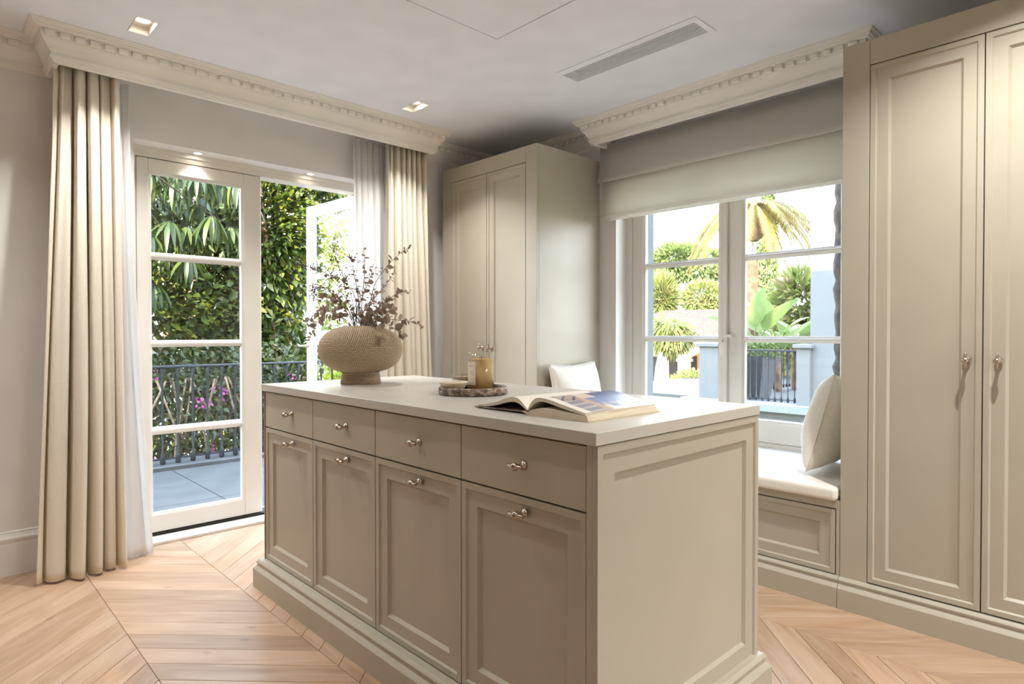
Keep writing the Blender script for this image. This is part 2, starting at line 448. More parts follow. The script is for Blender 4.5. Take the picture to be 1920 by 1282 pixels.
# ---- walls
D0, D1, DZ = 0.835, 2.285, 2.185      # door recess in the door wall
mb = MB()
grid_holes(mb, -3.6, WY+0.35, -0.2, CE, [(D0, D1, -0.2, DZ)], lambda a, b, c, d: mb.box(WX-0.36, a, c, WX, b, d))
mb.box(WX-0.36, D0, -0.2, WX-0.02, D1, -0.004)
o = mb.build('wall_left', M['wall'], at=(WX, 0, 0)); tag(o, 'cream wall around the French doors', 'wall', kind='structure')
W0, W1, WZ0, WZ1 = -2.60, -1.074, 0.47, 2.14
mb = MB()
grid_holes(mb, WX, 2.8, -0.2, CE, [(W0, W1, WZ0, WZ1)], lambda a, b, c, d: mb.box(a, WY, c, b, WY+0.17, d))
wall_back = mb.build('wall_back', M['wall'], at=(0, WY, 0)); tag(wall_back, 'cream wall around the window seat recess', 'wall', kind='structure')
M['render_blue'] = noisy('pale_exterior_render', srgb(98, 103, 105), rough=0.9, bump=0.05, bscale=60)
mb = MB()
grid_holes(mb, WX-0.36, 2.8, -3.0, 6.0, [(W0+0.03, W1-0.03, WZ0, WZ1+0.2), (WX-0.36, -2.0, 3.6, 6.0)], lambda a, b, c, d: mb.box(a, WY+0.17, c, b, WY+0.40, d))
o = mb.build('wall_exterior', M['render_blue'], at=(0, WY+0.17, 0)); tag(o, 'pale rendered outer jamb seen through the garden window', 'wall', kind='structure')
mb = MB(); grid_holes(mb, -3.6, WY, -0.2, CE, [(1.5, 2.75, -0.05, 1.2)], lambda a, b, c, d: mb.box(2.6, a, c, 2.8, b, d)); o = mb.build('wall_right', M['wall'], at=(2.6, 0, 0)); tag(o, 'cream side wall beyond the tall wardrobe', 'wall', kind='structure')
w2 = thing('added_window', (2.6, 1.5, -0.05), 'low side window beyond the tall wardrobe, unseen, added for daylight', 'window', kind='structure')  # invented window with its wall opening, unseen; brings more daylight into the room
mb = MB(); grid_holes(mb, 1.5, 2.75, -0.05, 1.2, [(1.56, 2.69, 0.01, 1.14)], lambda a, b, c, d: mb.box(2.66, a, c, 2.72, b, d)); mb.build('window_frame', M['joinery'], w2)
mb = MB(); mb.box(2.685, 1.555, 0.005, 2.691, 2.695, 1.145); mb.build('pane', M['glass'], w2)
mb = MB(); mb.box(WX, -3.8, -0.2, 2.8, -3.6, CE); o = mb.build('wall_front', M['wall'], at=(0, -3.6, 0)); tag(o, 'cream wall behind the camera', 'wall', kind='structure')

# ---- baseboard on the door wall
BB = [(0, 0), (0.018, 0), (0.018, 0.15), (0.014, 0.153), (0.016, 0.162), (0.020, 0.168), (0.020, 0.176), (0.013, 0.186), (0.008, 0.198), (0.008, 0.205), (0, 0.208)]
for i, (a, b) in enumerate(((-3.6, D0-0.02), (D1+0.02, 2.80))):
    mb = MB(); mb.prism(BB, (WX, a, 0), (1, 0, 0), (0, 0, 1), (0, 1, 0), b-a)
    o = mb.build('baseboard_left', M['wall'], at=(WX, a, 0)); tag(o, ['tall moulded baseboard left of the cream curtain', 'tall moulded baseboard between the doors and corner wardrobe'][i], 'baseboard', kind='structure')

# ---- cornice and the two pelmets
def cornice_profile():
    t = CE
    p = [(-0.02, 2.400), (0.000, 2.400), (0.006, 2.404), (0.006, 2.409), (0.013, 2.411), (0.013, 2.418), (0.019, 2.420), (0.019, 2.429), (0.012, 2.432), (0.012, 2.437)]
    for i in range(7):                       # cyma
        a = i/6; p.append((0.012+0.034*(0.5-0.5*math.cos(PI*a)) + 0.004*math.sin(2*PI*a), 2.437+0.045*a))
    p += [(0.048, 2.486), (0.052, 2.489), (0.052, 2.494), (0.056, 2.495), (0.056, 2.520), (0.078, 2.521), (0.078, 2.527), (0.085, 2.529), (0.085, 2.536), (0.091, 2.538), (0.093, 2.545), (0.099, 2.547), (0.099, t), (-0.02, t)]
    return p
CP = cornice_profile()
TOOTH = {}
def tooth_mesh(ax):
    if ax not in TOOTH:
        mb = MB()
        if ax == 'y': mb.bbox(0, -0.020, 0, 0.016, 0.020, 0.024, 0.003)
        else: mb.bbox(-0.020, -0.016, 0, 0.020, 0, 0.024, 0.003)
        TOOTH[ax] = mb.mesh('dentil', M['plaster'])
    return TOOTH[ax]
def teeth(parent, a, b, fixed, ax, n_dir, step=0.058):
    w = wloc(parent); n = int((b-a)/step); s0 = a + ((b-a)-(n-1)*step)/2
    for i in range(n):
        t = s0 + i*step
        if ax == 'y': place('dentil', tooth_mesh('y'), parent, Vector((fixed+0.056*n_dir, t, 2.4955))-w)
        else: place('dentil', tooth_mesh('x'), parent, Vector((t, fixed-0.056, 2.4955))-w)
PX, PY0, PY1 = -3.560, 0.462, 2.618
mb = MB(); sweep(mb, [(WX, PY0), (PX, PY0), (PX, PY1), (WX, PY1)], CP, [(0, -1), (1, 0), (0, 1)])
o = mb.build('trim_1', M['plaster'], at=(PX, PY0, 2.40)); tag(o, 'white moulded curtain pelmet with dentils above the French doors', 'pelmet', kind='structure')
teeth(o, PY0-0.06, PY1+0.06, PX, 'y', 1)
QY, QX0, QX1 = 3.262, -2.668, -1.056
mb = MB(); sweep(mb, [(QX0, WY), (QX0, QY), (QX1, QY), (QX1, WY)], CP, [(-1, 0), (0, -1), (1, 0)])
o = mb.build('trim_2', M['plaster'], at=(QX0, QY, 2.40)); tag(o, 'white moulded blind pelmet with dentils above the window', 'pelmet', kind='structure')
teeth(o, QX0-0.06, QX1+0.06, QY, 'x', 1)
mb = MB(); mb.box(QX0, QY+0.02, 2.40, QX0+0.12, QY+0.03, 2.5)
mb = MB(); sweep(mb, [(WX, -3.6), (WX, PY0)], CP, [(1, 0)])
o = mb.build('trim_3', M['plaster'], at=(WX, 0, 2.40)); tag(o, 'white dentil cornice along the wall beside the left curtain', 'cornice', kind='structure')
teeth(o, 0.0, PY0-0.09, WX, 'y', 1)
mb = MB(); sweep(mb, [(WX, PY1), (WX, WY), (QX0, WY)], CP, [(1, 0), (0, -1)])
o = mb.build('trim_4', M['plaster'], at=(WX, PY1, 2.40)); tag(o, 'white dentil cornice in the corner above the wardrobe', 'cornice', kind='structure')
teeth(o, PY1+0.1, WY-0.1, WX, 'y', 1); teeth(o, WX+0.1, QX0-0.1, WY, 'x', 1)
mb = MB(); sweep(mb, [(QX1, WY), (2.6, WY)], CP, [(0, -1)])
o = mb.build('trim_5', M['plaster'], at=(QX1, WY, 2.40)); tag(o, 'white cornice running above the tall wardrobe', 'cornice', kind='structure')

# ---- French doors
FX = WX - 0.125     # front of the fixed frame
LX = -3.925         # front of the leaf
mb = MB()           # fixed frame: head with stepped trim, jambs, sill
mb.box(FX-0.11, D0, 2.128, FX, D1, DZ); mb.box(FX, D0, 2.158, FX+0.012, D1, DZ); mb.box(FX-0.11, D0, 0, FX, D0+0.034, 2.128); mb.box(FX-0.11, D1-0.034, 0, FX, D1, 2.128)
mb.box(FX, D0, 0, FX+0.012, D0+0.016, DZ); mb.box(FX, D1-0.016, 0, FX+0.012, D1, DZ)
o = mb.build('door_frame', M['joinery'], at=(FX, D0, 0)); tag(o, 'white fixed frame around the French doors', 'door frame', kind='structure')
mb = MB(); mb.box(FX-0.11, D0, 0.0, FX+0.01, D1, 0.026)
mb.build('sill_gasket', M['gasket'], o)
mb = MB(); mb.bbox(WX-0.105, D0, 0.0, WX+0.02, D1, 0.016)
mb.build('threshold', M['joinery'], o)

def leaf_parts(root, w, h, t, gx0, gx1, rows, front_mat, back_mat=None):
    """a glazed leaf in local axes: local u = x (0..w), front at y=0 (towards -y... room), z up.  Parts parented to root with root's rotation."""
    def part(name, mb, mat):
        ob = bpy.data.objects.new(name, mb.mesh(name, mat)); COL.objects.link(ob); ob.parent = root; return ob
    z0, z1 = rows[0][0], rows[-1][1]
    mb = MB(); mb.bbox(0, 0, 0, gx0, t, h, 0.004); part('stile', mb, front_mat)
    mb = MB(); mb.bbox(gx1, 0, 0, w, t, h, 0.004); part('stile', mb, front_mat)
    mb = MB(); mb.box(gx0, 0, z1, gx1, t, h-0.002); part('top_rail', mb, front_mat)
    mb = MB(); mb.box(gx0, 0, 0.002, gx1, t, z0); part('bottom_rail', mb, front_mat)
    # ovolo bead round the glazing
    mb = MB(); q = 0.02
    prof = [(0, 0), (q, 0.004), (q*0.92, 0.012), (q*0.45, 0.019), (0, 0.024)]
    prof = [(0, 0.004), (-0.002, 0.004), (-0.012, 0.010), (-0.016, 0.020), (-0.016, 0.030), (0, 0.030)]
    ZZ = [(gx0, z0), (gx1, z0), (gx1, z1), (gx0, z1)]
    vs = []; k = len(prof)
    for i, (x, z) in enumerate(ZZ):
        sx = 1 if i in (0, 3) else -1; sz = 1 if i in (0, 1) else -1
        for d, y in prof: vs.append((x-sx*d*-1*1.0 if False else x + sx*(-d), y, z + sz*(-d)))
    fs = []
    for i in range(4):
        j = (i+1) % 4
        for a in range(k): b = (a+1) % k; fs.append((i*k+a, j*k+a, j*k+b, i*k+b))
    mb.add(vs, fs); part('glazing_bead', mb, front_mat)
    for (a, b), (c, d) in zip(rows, rows[1:]):
        zc = (b+c)/2; hh = (c-b)/2; mb = MB()
        mb.prism([(0.012, -hh*0.45), (0.006, -hh*0.2), (0.006, hh*0.2), (0.012, hh*0.45), (0.020, hh*0.95), (0.030, hh), (0.045, hh), (0.045, -hh), (0.030, -hh), (0.020, -hh*0.95)],
                 (gx0-0.004, 0, zc), (0, 1, 0), (0, 0, 1), (1, 0, 0), gx1-gx0+0.008)
        part('muntin', mb, front_mat)
    for (a, b) in rows:
        mb = MB(); mb.box(gx0-0.004, 0.030, a-0.004, gx1+0.004, 0.036, b+0.004); part('pane', mb, M['glass'])
    if back_mat:
        mb = MB(); e = 0.004
        for x0, x1, za, zb in ((-0.001, gx0-0.008, 0, h), (gx1+0.008, w+0.001, 0, h), (gx0-0.008, gx1+0.008, z1+0.008, h), (gx0-0.008, gx1+0.008, 0, z0-0.008)):
            mb.box(x0, t*0.55, za-0.001, x1, t+e, zb+0.001)
        part('outer_cladding', mb, back_mat)
LW, LH = 0.684, 2.095
DR = [(0.123, 0.575), (0.619, 1.071), (1.110, 1.563), (1.606, 2.055)]
rows = [(a-0.03, b-0.03) for a, b in DR]
door1 = thing('door_1', (LX, 0.873, 0.03), 'closed white French door leaf with four panes', 'door', kind='structure')
door1.rotation_euler = (0, 0, R(90))        # local x -> +Y, local y -> -X
leaf_parts(door1, LW, LH, 0.056, 0.060, 0.577, rows, M['joinery'], M['joinery_out'])
hinge = Vector((-3.975, 2.236, 0.03)); free = Vector((-4.640, 2.19, 0.03))
ang = math.atan2(hinge.y-free.y, hinge.x-free.x)
door2 = thing('door_2', free, 'open white French door leaf swung out over the balcony', 'door', kind='structure')
door2.rotation_euler = (0, 0, ang)          # local x from free edge to hinge, local y (outer side) -> +Y
leaf_parts(door2, (hinge-free).length, LH, 0.056, 0.060, 0.60, rows, M['joinery'], M['joinery_out'])
mb = MB(); mb.cyl((0.020, -0.03, 1.02), (0.020, 0.0, 1.02), 0.012, 12); mb.cyl((0.020, -0.035, 1.02), (-0.10, -0.04, 1.02), 0.008, 10)
o = bpy.data.objects.new('door_handle', mb.mesh('door_handle', M['nickel'])); COL.objects.link(o); o.parent = door2

# ---- window
GY = 3.575
window = thing('window_1', (W0, 3.546, WZ0), 'white two-sash casement window behind the window seat', 'window', kind='structure')
mb = MB()
mb.box(W0, 3.546, WZ0, W0+0.045, 3.62, WZ1); mb.box(W1-0.045, 3.546, WZ0, W1, 3.62, WZ1); mb.box(W0, 3.546, WZ1-0.045, W1, 3.62, WZ1); mb.box(W0, 3.546, WZ0, W1, 3.62, WZ0+0.045)
mb.box(W0+0.045, 3.556, WZ0+0.045, W0+0.051, 3.62, WZ1-0.045)
mb.build('window_frame', M['joinery'], window)
mb = MB(); mb.bbox(W0, WY-0.0, WZ0-0.02, W1, 3.546, WZ0+0.022); mb.build('window_sill', M['wall'], window)
SR = [(0.632, 1.094), (1.132, 1.581), (1.619, 2.05)]
for sx0, sx1, g0, g1 in ((W0+0.051, -1.868, -2.466, -1.910), (-1.866, W1-0.051, -1.764, -1.208)):
    sash = bpy.data.objects.new('sash', None); COL.objects.link(sash); sash.parent = window; sash.location = Vector((sx0, 3.552, WZ0+0.05))-wloc(window)
    zb = WZ0+0.05
    leaf_parts(sash, sx1-sx0, WZ1-0.05-zb, 0.056, g0-sx0, g1-sx0, [(a-zb, b-zb) for a, b in SR], M['joinery'])
mb = MB(); mb.bbox(-1.875, 3.535, 0.54, -1.853, 3.552, 2.08, 0.004); mb.build('meeting_bead', M['joinery'], window)
mb = MB(); hx = bp_x = -1.835
mb.lathe([(0, 0), (0.017, 0), (0.017, -0.008), (0.012, -0.011), (0, -0.011)], (hx, 3.551, 1.135), 16, axis='y')
mb.cyl((hx, 3.545, 1.135), (hx, 3.505, 1.135), 0.007, 10)
mb.tube([(hx+0.006, 3.505, 1.138), (hx-0.015, 3.503, 1.128), (hx-0.028, 3.503, 1.10), (hx-0.030, 3.503, 1.06), (hx-0.030, 3.503, 1.03), (hx-0.030, 3.503, 1.015)], [0.007, 0.007, 0.0065, 0.009, 0.010, 0.004], 10)
mb.build('window_handle', M['white_plastic'], window)

# ------------------------------------------------------------------ lamps in the ceiling
def downlight(x, y, label, watts, group):
    t = thing('downlight', (x, y, CE), label, 'downlight', group)
    mb = MB(); a, b, h = 0.086, 0.044, 0.036; iw = 0.002
    mb.box(-a+x, -b+y, CE-0.001, -a+x+iw, b+y, CE+h); mb.box(a+x-iw, -b+y, CE-0.001, a+x, b+y, CE+h)
    mb.box(-a+x, -b+y, CE-0.001, a+x, -b+y+iw, CE+h); mb.box(-a+x, b+y-iw, CE-0.001, a+x, b+y, CE+h); mb.box(-a+x, -b+y, CE+h, a+x, b+y, CE+h+0.003)
    mb.build('housing', M['white_plastic'], t)
    mb = MB(); mb.lathe([(0.036, CE+h-0.001), (0.036, CE+h-0.008), (0.030, CE+h-0.008), (0.030, CE+h-0.004)], (x, y, 0), 24); mb.build('lamp_ring', M['white_plastic'], t)
    mb = MB(); mb.lathe([(0.0, CE+h-0.006), (0.015, CE+h-0.0062), (0.030, CE+h-0.005)], (x, y, 0), 24); mb.build('bulb', M['bulb'], t)
    l = bpy.data.lights.new('downlight_beam', 'AREA'); l.shape = 'DISK'; l.size = 0.05; l.energy = watts; l.color = WARM; l.spread = R(100 if y > 0 and x < -3 else 128)
    lo = bpy.data.objects.new('downlight_beam', l); COL.objects.link(lo); lo.location = (x, y, CE+0.02)
    return t
downlight(*DL[0], 'recessed white downlight in the ceiling above the left curtain', DOWNLIGHT_W, 'ceiling downlights')
downlight(*DL[1], 'recessed white downlight in the ceiling near the corner wardrobe', DOWNLIGHT_W, 'ceiling downlights')
for (x, y), wt, w_ in zip(DL2, DL_ADDED_W, ('above the island drawers', 'above the book end of the island', 'before the tall wardrobe doors', 'towards the added side window', 'beside the tall wardrobe', 'beside the wall left of the curtain')):
    downlight(x, y, 'added recessed downlight, out of view, in the ceiling ' + w_, wt, 'ceiling downlights')
for y, lb in ((1.172, 'small round spotlight in the door lintel, left one'), (1.853, 'small round spotlight in the door lintel, right one')):
    x = -3.862
    t = thing('lintel_spotlight', (x, y, DZ), lb, 'spotlight', 'lintel spotlights')
    mb = MB(); mb.lathe([(0.030, DZ-0.0005), (0.030, DZ-0.004), (0.021, DZ-0.004), (0.021, DZ-0.0005)], (x, y, 0), 24); mb.build('lamp_ring', M['white_plastic'], t)
    mb = MB(); mb.lathe([(0.0, DZ-0.003), (0.021, DZ-0.002)], (x, y, 0), 24); mb.build('bulb', M['bulb'], t)
    l = bpy.data.lights.new('lintel_beam', 'SPOT'); l.energy = SPOT_W*4; l.color = WARM; l.spot_size = R(100); l.spot_blend = 0.6; l.shadow_soft_size = 0.02
    lo = bpy.data.objects.new('lintel_beam', l); COL.objects.link(lo); lo.location = (x, y, DZ-0.006)

# ---- air grille
t = thing('air_grille', (-1.89, 2.605, CE), 'long white air grille with dark slots set in the ceiling', 'air vent')
mb = MB(); gx0, gx1, gy0, gy1 = -2.296, -1.500, 2.550, 2.680
grid_holes(mb, -2.309, -1.471, 2.509, 2.702, [(gx0, gx1, gy0, gy1)], lambda a, b, c, d: mb.box(a, c, CE-0.004, b, d, CE+0.02))
mb.build('frame', M['ceil'], t)
mb = MB(); mb.box(gx0, gy0, CE+0.045, gx1, gy1, CE+0.05); mb.build('duct', noisy('dark_duct', srgb(30, 30, 32), rough=0.8), t)
ns = 11; pitch = (gy1-gy0)/ns; sm = MB(); sm.box(gx0, 0, -0.004, gx1, pitch*0.55, -0.003)
sme = sm.mesh('slat', M['ceil'], (-1.89, 0, 0))
for i in range(ns): place('slat', sme, t, (0, gy0+pitch*(i+0.22)-2.605, 0.003))

# =================================================================== FURNITURE
def knob_mesh(vertical):
    mb = MB()
    mb.lathe([(0, 0), (0.012, 0), (0.0125, -0.003), (0.009, -0.007), (0.006, -0.010), (0.0055, -0.020), (0.0055, -0.026)], (0, 0, 0), 20, axis='y')
    prof = [(0.0115*math.sin(PI*i/10), -0.034+0.0115*math.cos(PI*i/10)) for i in range(11)]
    mb.lathe(prof, (0, 0, 0), 20, axis='y')
    prof = [(0.0, -0.027), (0.0045, -0.027), (0.005, -0.0265), (0.005, 0.0265), (0.0045, 0.027), (0.0, 0.027)]
    if vertical: mb.lathe(prof, (0, -0.034, 0), 14, axis='z')
    else: mb.lathe(prof, (0, -0.034, 0), 14, axis='x')
    return mb.mesh('knob', M['nickel'])
KH, KV = knob_mesh(False), knob_mesh(True)
STEPS = [(0.0008, 0.0), (0.019, 0.0), (0.024, 0.006), (0.064, 0.006), (0.073, 0.016)]
def front_door(parent, x0, x1, z0, z1, yf, mat, knob=None, name='door', steps=STEPS, vert=False, th=0.02, label=None):
    mb = MB(); mb.panel((x0, yf, z0), (1, 0, 0), (0, 0, 1), (0, -1, 0), x1-x0, z1-z0, steps, th)
    d = mb.build(name, mat, parent, None)
    if knob:
        k = place('knob', KV if vert else KH, d, Vector((knob[0], yf, knob[1]))-wloc(d)); k['label'] = 'brushed nickel knob with a short crossbar'
    return d
def plinth_prof(h, proj):
    # (outward, z): flat skirting with an ogee cap
    return [(-0.02, 0), (proj, 0), (proj, h*0.66), (proj-0.004, h*0.70), (proj-0.013, h*0.78), (proj-0.016, h*0.84), (proj-0.012, h*0.86), (proj-0.011, h*0.92), (proj-0.016, h*0.97), (proj-0.020, h), (-0.02, h)]

# ---- island
IX0, IX1, IY0, IY1, IZ = -2.839, -0.907, 1.123, 1.949, 0.921
isl = thing('dressing_island', ((IX0+IX1)/2, (IY0+IY1)/2, 0), 'greige panelled dressing island with drawers in the middle of the room', 'island')
mb = MB(); mb.bbox(IX0, IY0, 0.890, IX1, IY1, IZ, 0.0015); mb.build('worktop', M['cabtop'], isl)
yf = IY0 + 0.015
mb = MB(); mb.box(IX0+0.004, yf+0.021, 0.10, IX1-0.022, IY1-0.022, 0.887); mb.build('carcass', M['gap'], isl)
mb = MB(); mb.bbox(IX1-0.039, yf-0.006, 0.115, IX1-0.003, IY1-0.02, 0.887, 0.001) if False else None
g = [-2.830 + 0.471*i for i in range(5)]; g[4] = -0.946
mb = MB(); mb.bbox(IX0+0.002, yf-0.005, 0.10, g[0]-0.0025, IY1-0.002, 0.8885, 0.001); mb.build('end_stile', M['cab'], isl)
# right end: stile and framed end panel
mb = MB(); mb.bbox(g[4]+0.0025, yf-0.005, 0.10, IX1-0.0185, IY1-0.002, 0.8885, 0.001); mb.build('end_stile', M['cab'], isl)
mb = MB(); mb.panel((IX1-0.003, yf-0.005, 0.10), (0, 1, 0), (0, 0, 1), (1, 0, 0), IY1-0.002-(yf-0.005), 0.7885, [(0.0006, 0.0), (0.021, 0.0), (0.026, 0.006), (0.072, 0.006), (0.081, 0.0150)], 0.0155)
mb.build('end_panel', M['cab'], isl)
mb = MB(); mb.bbox(IX0+0.02, IY1-0.021, 0.10, IX1-0.022, IY1-0.004, 0.887, 0.001); mb.build('back_panel', M['cab'], isl)
kz1, kz2 = 0.808, 0.684
for i in range(4):
    a, b = g[i]+0.0015, g[i+1]-0.0015
    xk = (a+b)/2 + 0.03 - 0.004*i
    xk = [-2.561, -2.101, -1.638, -1.170][i] + 0.012
    front_door(isl, a, b, 0.7275, 0.884, yf, M['cab'], (xk, kz1), 'drawer', [(0.0008, 0.0), (0.003, 0.0)])
    front_door(isl, a, b, 0.128, 0.7235, yf, M['cab'], (xk+0.004, kz2), 'door')
mb = MB(); pp = plinth_prof(0.125, 0.030)
sweep(mb, [(IX0, IY1), (IX0, IY0), (IX1, IY0), (IX1, IY1), (IX0, IY1)], pp, [(-1, 0), (0, -1), (1, 0), (0, 1)])
mb.build('plinth', M['cab'], isl)

# ---- wardrobes
def knobz(): return 1.051
YF = 2.807; WTOP = 2.338; DZ0, DZ1 = 0.132, 2.233
def wardrobe(name, x0, x1, doors, label, stiles):
    t = thing(name, ((x0+x1)/2, (YF+WY)/2, 0), label, 'wardrobe')
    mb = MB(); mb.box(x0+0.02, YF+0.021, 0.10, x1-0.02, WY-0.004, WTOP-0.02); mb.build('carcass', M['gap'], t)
    mb = MB(); mb.bbox(x0, YF+0.0202, 0.10, x0+0.019, WY-0.003, WTOP, 0.001); mb.build('side_panel', M['cab'], t)
    mb = MB(); mb.bbox(x1-0.019, YF+0.0202, 0.10, x1, WY-0.003, WTOP, 0.001); mb.build('side_panel', M['cab'], t)
    mb = MB(); mb.box(x0+0.019, YF+0.02, WTOP-0.02, x1-0.019, WY-0.003, WTOP-0.002); mb.build('top_panel', M['cab'], t)
    for a, b in stiles:
        mb = MB(); mb.bbox(a, YF, 0.10, b, YF+0.020, WTOP, 0.0012); mb.build('stile', M['cab'], t)
    mb = MB(); mb.bbox(stiles[0][1]+0.001, YF, DZ1+0.004, stiles[-1][0]-0.001, YF+0.020, WTOP, 0.0012); mb.build('frieze', M['cab'], t)
    for (a, b, k) in doors:
        front_door(t, a, b, DZ0, DZ1, YF, M['cab'], (k, 1.051), 'door', vert=True)
    return t
cw = wardrobe('corner_wardrobe', -3.709, -2.740, [(-3.603, -3.2195, -3.262), (-3.2165, -2.841, -3.168)], 'greige two-door wardrobe standing in the corner between doors and window', [(-3.709, -3.605), (-2.838, -2.740)])
rw = wardrobe('tall_wardrobe', -0.958, 0.006, [(-0.8535, -0.4785, -0.523), (-0.4755, -0.0985, -0.430)], 'tall greige panelled wardrobe at the window seat end, knobs facing the island', [(-0.958, -0.856), (-0.096, 0.006)])
pp = plinth_prof(0.127, 0.030)
mb = MB(); sweep(mb, [(-3.709, YF), (-2.740, YF)], pp, [(0, -1)]); mb.build('plinth', M['cab'], cw)
mb = MB(); sweep(mb, [(-0.958, YF), (0.006, YF), (0.006, WY-0.003)], pp, [(0, -1), (1, 0)]); mb.build('plinth', M['cab'], rw)

# ---- window seat
seat = thing('window_seat', ((-2.738-0.96)/2, (YF+WY)/2, 0), 'built-in greige window seat bench with panelled drawers below the window', 'bench')
sx0, sx1 = -2.738, -0.960
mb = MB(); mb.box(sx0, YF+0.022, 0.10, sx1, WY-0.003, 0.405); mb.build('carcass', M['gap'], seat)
mb = MB(); mb.bbox(sx0, YF+0.002, 0.4085, sx1, WY-0.003, 0.444, 0.001); mb.build('seat_board', M['cab'], seat)
mb = MB(); mb.bbox(-0.9745, YF+0.002, 0.10, sx1, YF+0.021, 0.4085, 0.001); mb.build('stile', M['cab'], seat)
mb = MB(); mb.bbox(sx0, YF+0.002, 0.10, sx0+0.0145, YF+0.021, 0.4085, 0.001); mb.build('stile', M['cab'], seat)
xm = (sx0+sx1)/2
for a, b in ((sx0+0.018, xm-0.002), (xm+0.002, -0.978)):
    front_door(seat, a, b, 0.131, 0.404, YF+0.002, M['cab'], None, 'drawer')
mb = MB(); sweep(mb, [(sx0, YF), (sx1, YF)], pp, [(0, -1)]); mb.build('plinth', M['cab'], seat)

def rounded_box(x0, y0, z0, x1, y1, z1, r, seg=4, puff=0.0):
    bm = bmesh.new(); bmesh.ops.create_cube(bm, size=1)
    for v in bm.verts: v.co = Vector((v.co.x*(x1-x0), v.co.y*(y1-y0), v.co.z*(z1-z0)))
    bmesh.ops.bevel(bm, geom=bm.edges[:], offset=r, segments=seg, profile=0.6, affect='EDGES')
    bmesh.ops.subdivide_edges(bm, edges=[e for e in bm.edges if e.calc_length() > 0.2], cuts=10, use_grid_fill=True)
    for v in bm.verts:
        if puff:
            fx = max(0, 1-(2*v.co.x/(x1-x0))**4); fy = max(0, 1-(2*v.co.y/(y1-y0))**4)
            if v.co.z > 0: v.co.z += puff*fx*fy
        v.co += Vector(((x0+x1)/2, (y0+y1)/2, (z0+z1)/2))
    return bm
mb = MB(); bm = rounded_box(sx0+0.01, 2.780, 0.4445, -0.968, WY-0.004, 0.497, 0.016, 4, 0.006); mb.bm(bm, True); bm.free()
cush = mb.build('seat_cushion', M['white_cloth'], at=(xm, 3.1, 0.4445)); tag(cush, 'long white linen cushion covering the window seat', 'cushion')

def pillow(name, size, thick, mat4, label, off_rand=0.0, seam=True):
    """square scatter cushion lying in its local x-z plane, thickness along y"""
    n = 28; vs = []; fs = []
    for side in (1, -1):
        for i in range(n+1):
            for j in range(n+1):
                u, v = -1+2*i/n, -1+2*j/n
                e = max(0.0, (1-abs(u)**2.6))*max(0.0, (1-abs(v)**2.6))
                pin = 1-0.075*(1-u*u)*abs(v)**1.5; pin2 = 1-0.075*(1-v*v)*abs(u)**1.5
                w = 0.012*math.sin(5*u+2.1*v)*math.sin(4.1*v-1.3*u)*e**0.5
                vs.append((u*size/2*pin2, side*thick/2*e**0.52 + w*0.6, v*size/2*pin))
    m = (n+1)*(n+1)
    for s_ in (0, 1):
        for i in range(n):
            for j in range(n):
                a = s_*m+i*(n+1)+j; q = (a, a+n+1, a+n+2, a+1); fs.append(q if s_ else q[::-1])
    mb = MB(); mb.add(vs, fs, True)
    me = mb.mesh(name, M['white_cloth'])
    bm = bmesh.new(); bm.from_mesh(me); bmesh.ops.remove_doubles(bm, verts=bm.verts[:], dist=1e-5); bm.to_mesh(me); bm.free()
    o = bpy.data.objects.new(name, me); COL.objects.link(o); o.matrix_world = mat4; tag(o, label, 'pillow', 'scatter cushions on the window seat')
    # piped seam
    pts = []
    def ed(u, v):
        return (u*size/2*(1-0.075*(1-v*v)*abs(u)**1.5), 0, v*size/2*(1-0.075*(1-u*u)*abs(v)**1.5))
    for k in range(16): pts.append(ed(-1+2*k/16, -1))
    for k in range(16): pts.append(ed(1, -1+2*k/16))
    for k in range(16): pts.append(ed(1-2*k/16, 1))
    for k in range(17): pts.append(ed(-1, 1-2*k/16))
    mb = MB(); mb.tube(pts, 0.0028, 6); c = bpy.data.objects.new('piping', mb.mesh('piping', M['white_cloth'])); COL.objects.link(c); c.parent = o
    return o
def pose(loc, rz, lean, roll=0):
    return Matrix.Translation(loc) @ Matrix.Rotation(rz, 4, 'Z') @ Matrix.Rotation(lean, 4, 'X') @ Matrix.Rotation(roll, 4, 'Y')
# local x -> along the window seat depth (world y), face towards the middle of the seat
pillow('scatter_cushion', 0.46, 0.15, pose((-2.63, 3.085, 0.735), R(90), R(-14), R(-1)), 'white square cushion leaning on the corner wardrobe, mostly hidden by the island')
pillow('scatter_cushion', 0.46, 0.21, pose((-1.115, 3.16, 0.733), R(96), R(14), R(3)), 'plump white cushion leaning on the side of the tall wardrobe')

# ---- roman blind
bl = thing('roman_blind', (-1.85, 3.38, 2.40), 'pale linen roman blind half raised above the window', 'blind')
def blind_sheet(name, x0, x1, prof, x0b=None):
    """prof: closed list of (y,z); left edge may shift from x0 (top) to x0b (bottom)"""
    zs = [p[1] for p in prof]; zt, zb_ = max(zs), min(zs); n = len(prof); vs = []; NX = 14
    for i in range(NX+1):
        s = i/NX
        for y, z in prof:
            a = x0 if x0b is None else x0+(x0b-x0)*(zt-z)/(zt-zb_)
            wv = 0.003*math.sin(9*s+3*z)*(1 if y < 3.39 else 0)
            vs.append((a+(x1-a)*s, y+wv, z))
    fs = [(i*n+j, i*n+(j+1) % n, (i+1)*n+(j+1) % n, (i+1)*n+j) for i in range(NX) for j in range(n)]
    fs += [tuple(range(n))[::-1], tuple(NX*n+j for j in range(n))]
    mb = MB(); mb.add(vs, fs, True)
    o = mb.build(name, M['blind'], bl)
    for p in o.data.polygons:
        if len(p.vertices) > 4: p.use_smooth = False
    return o
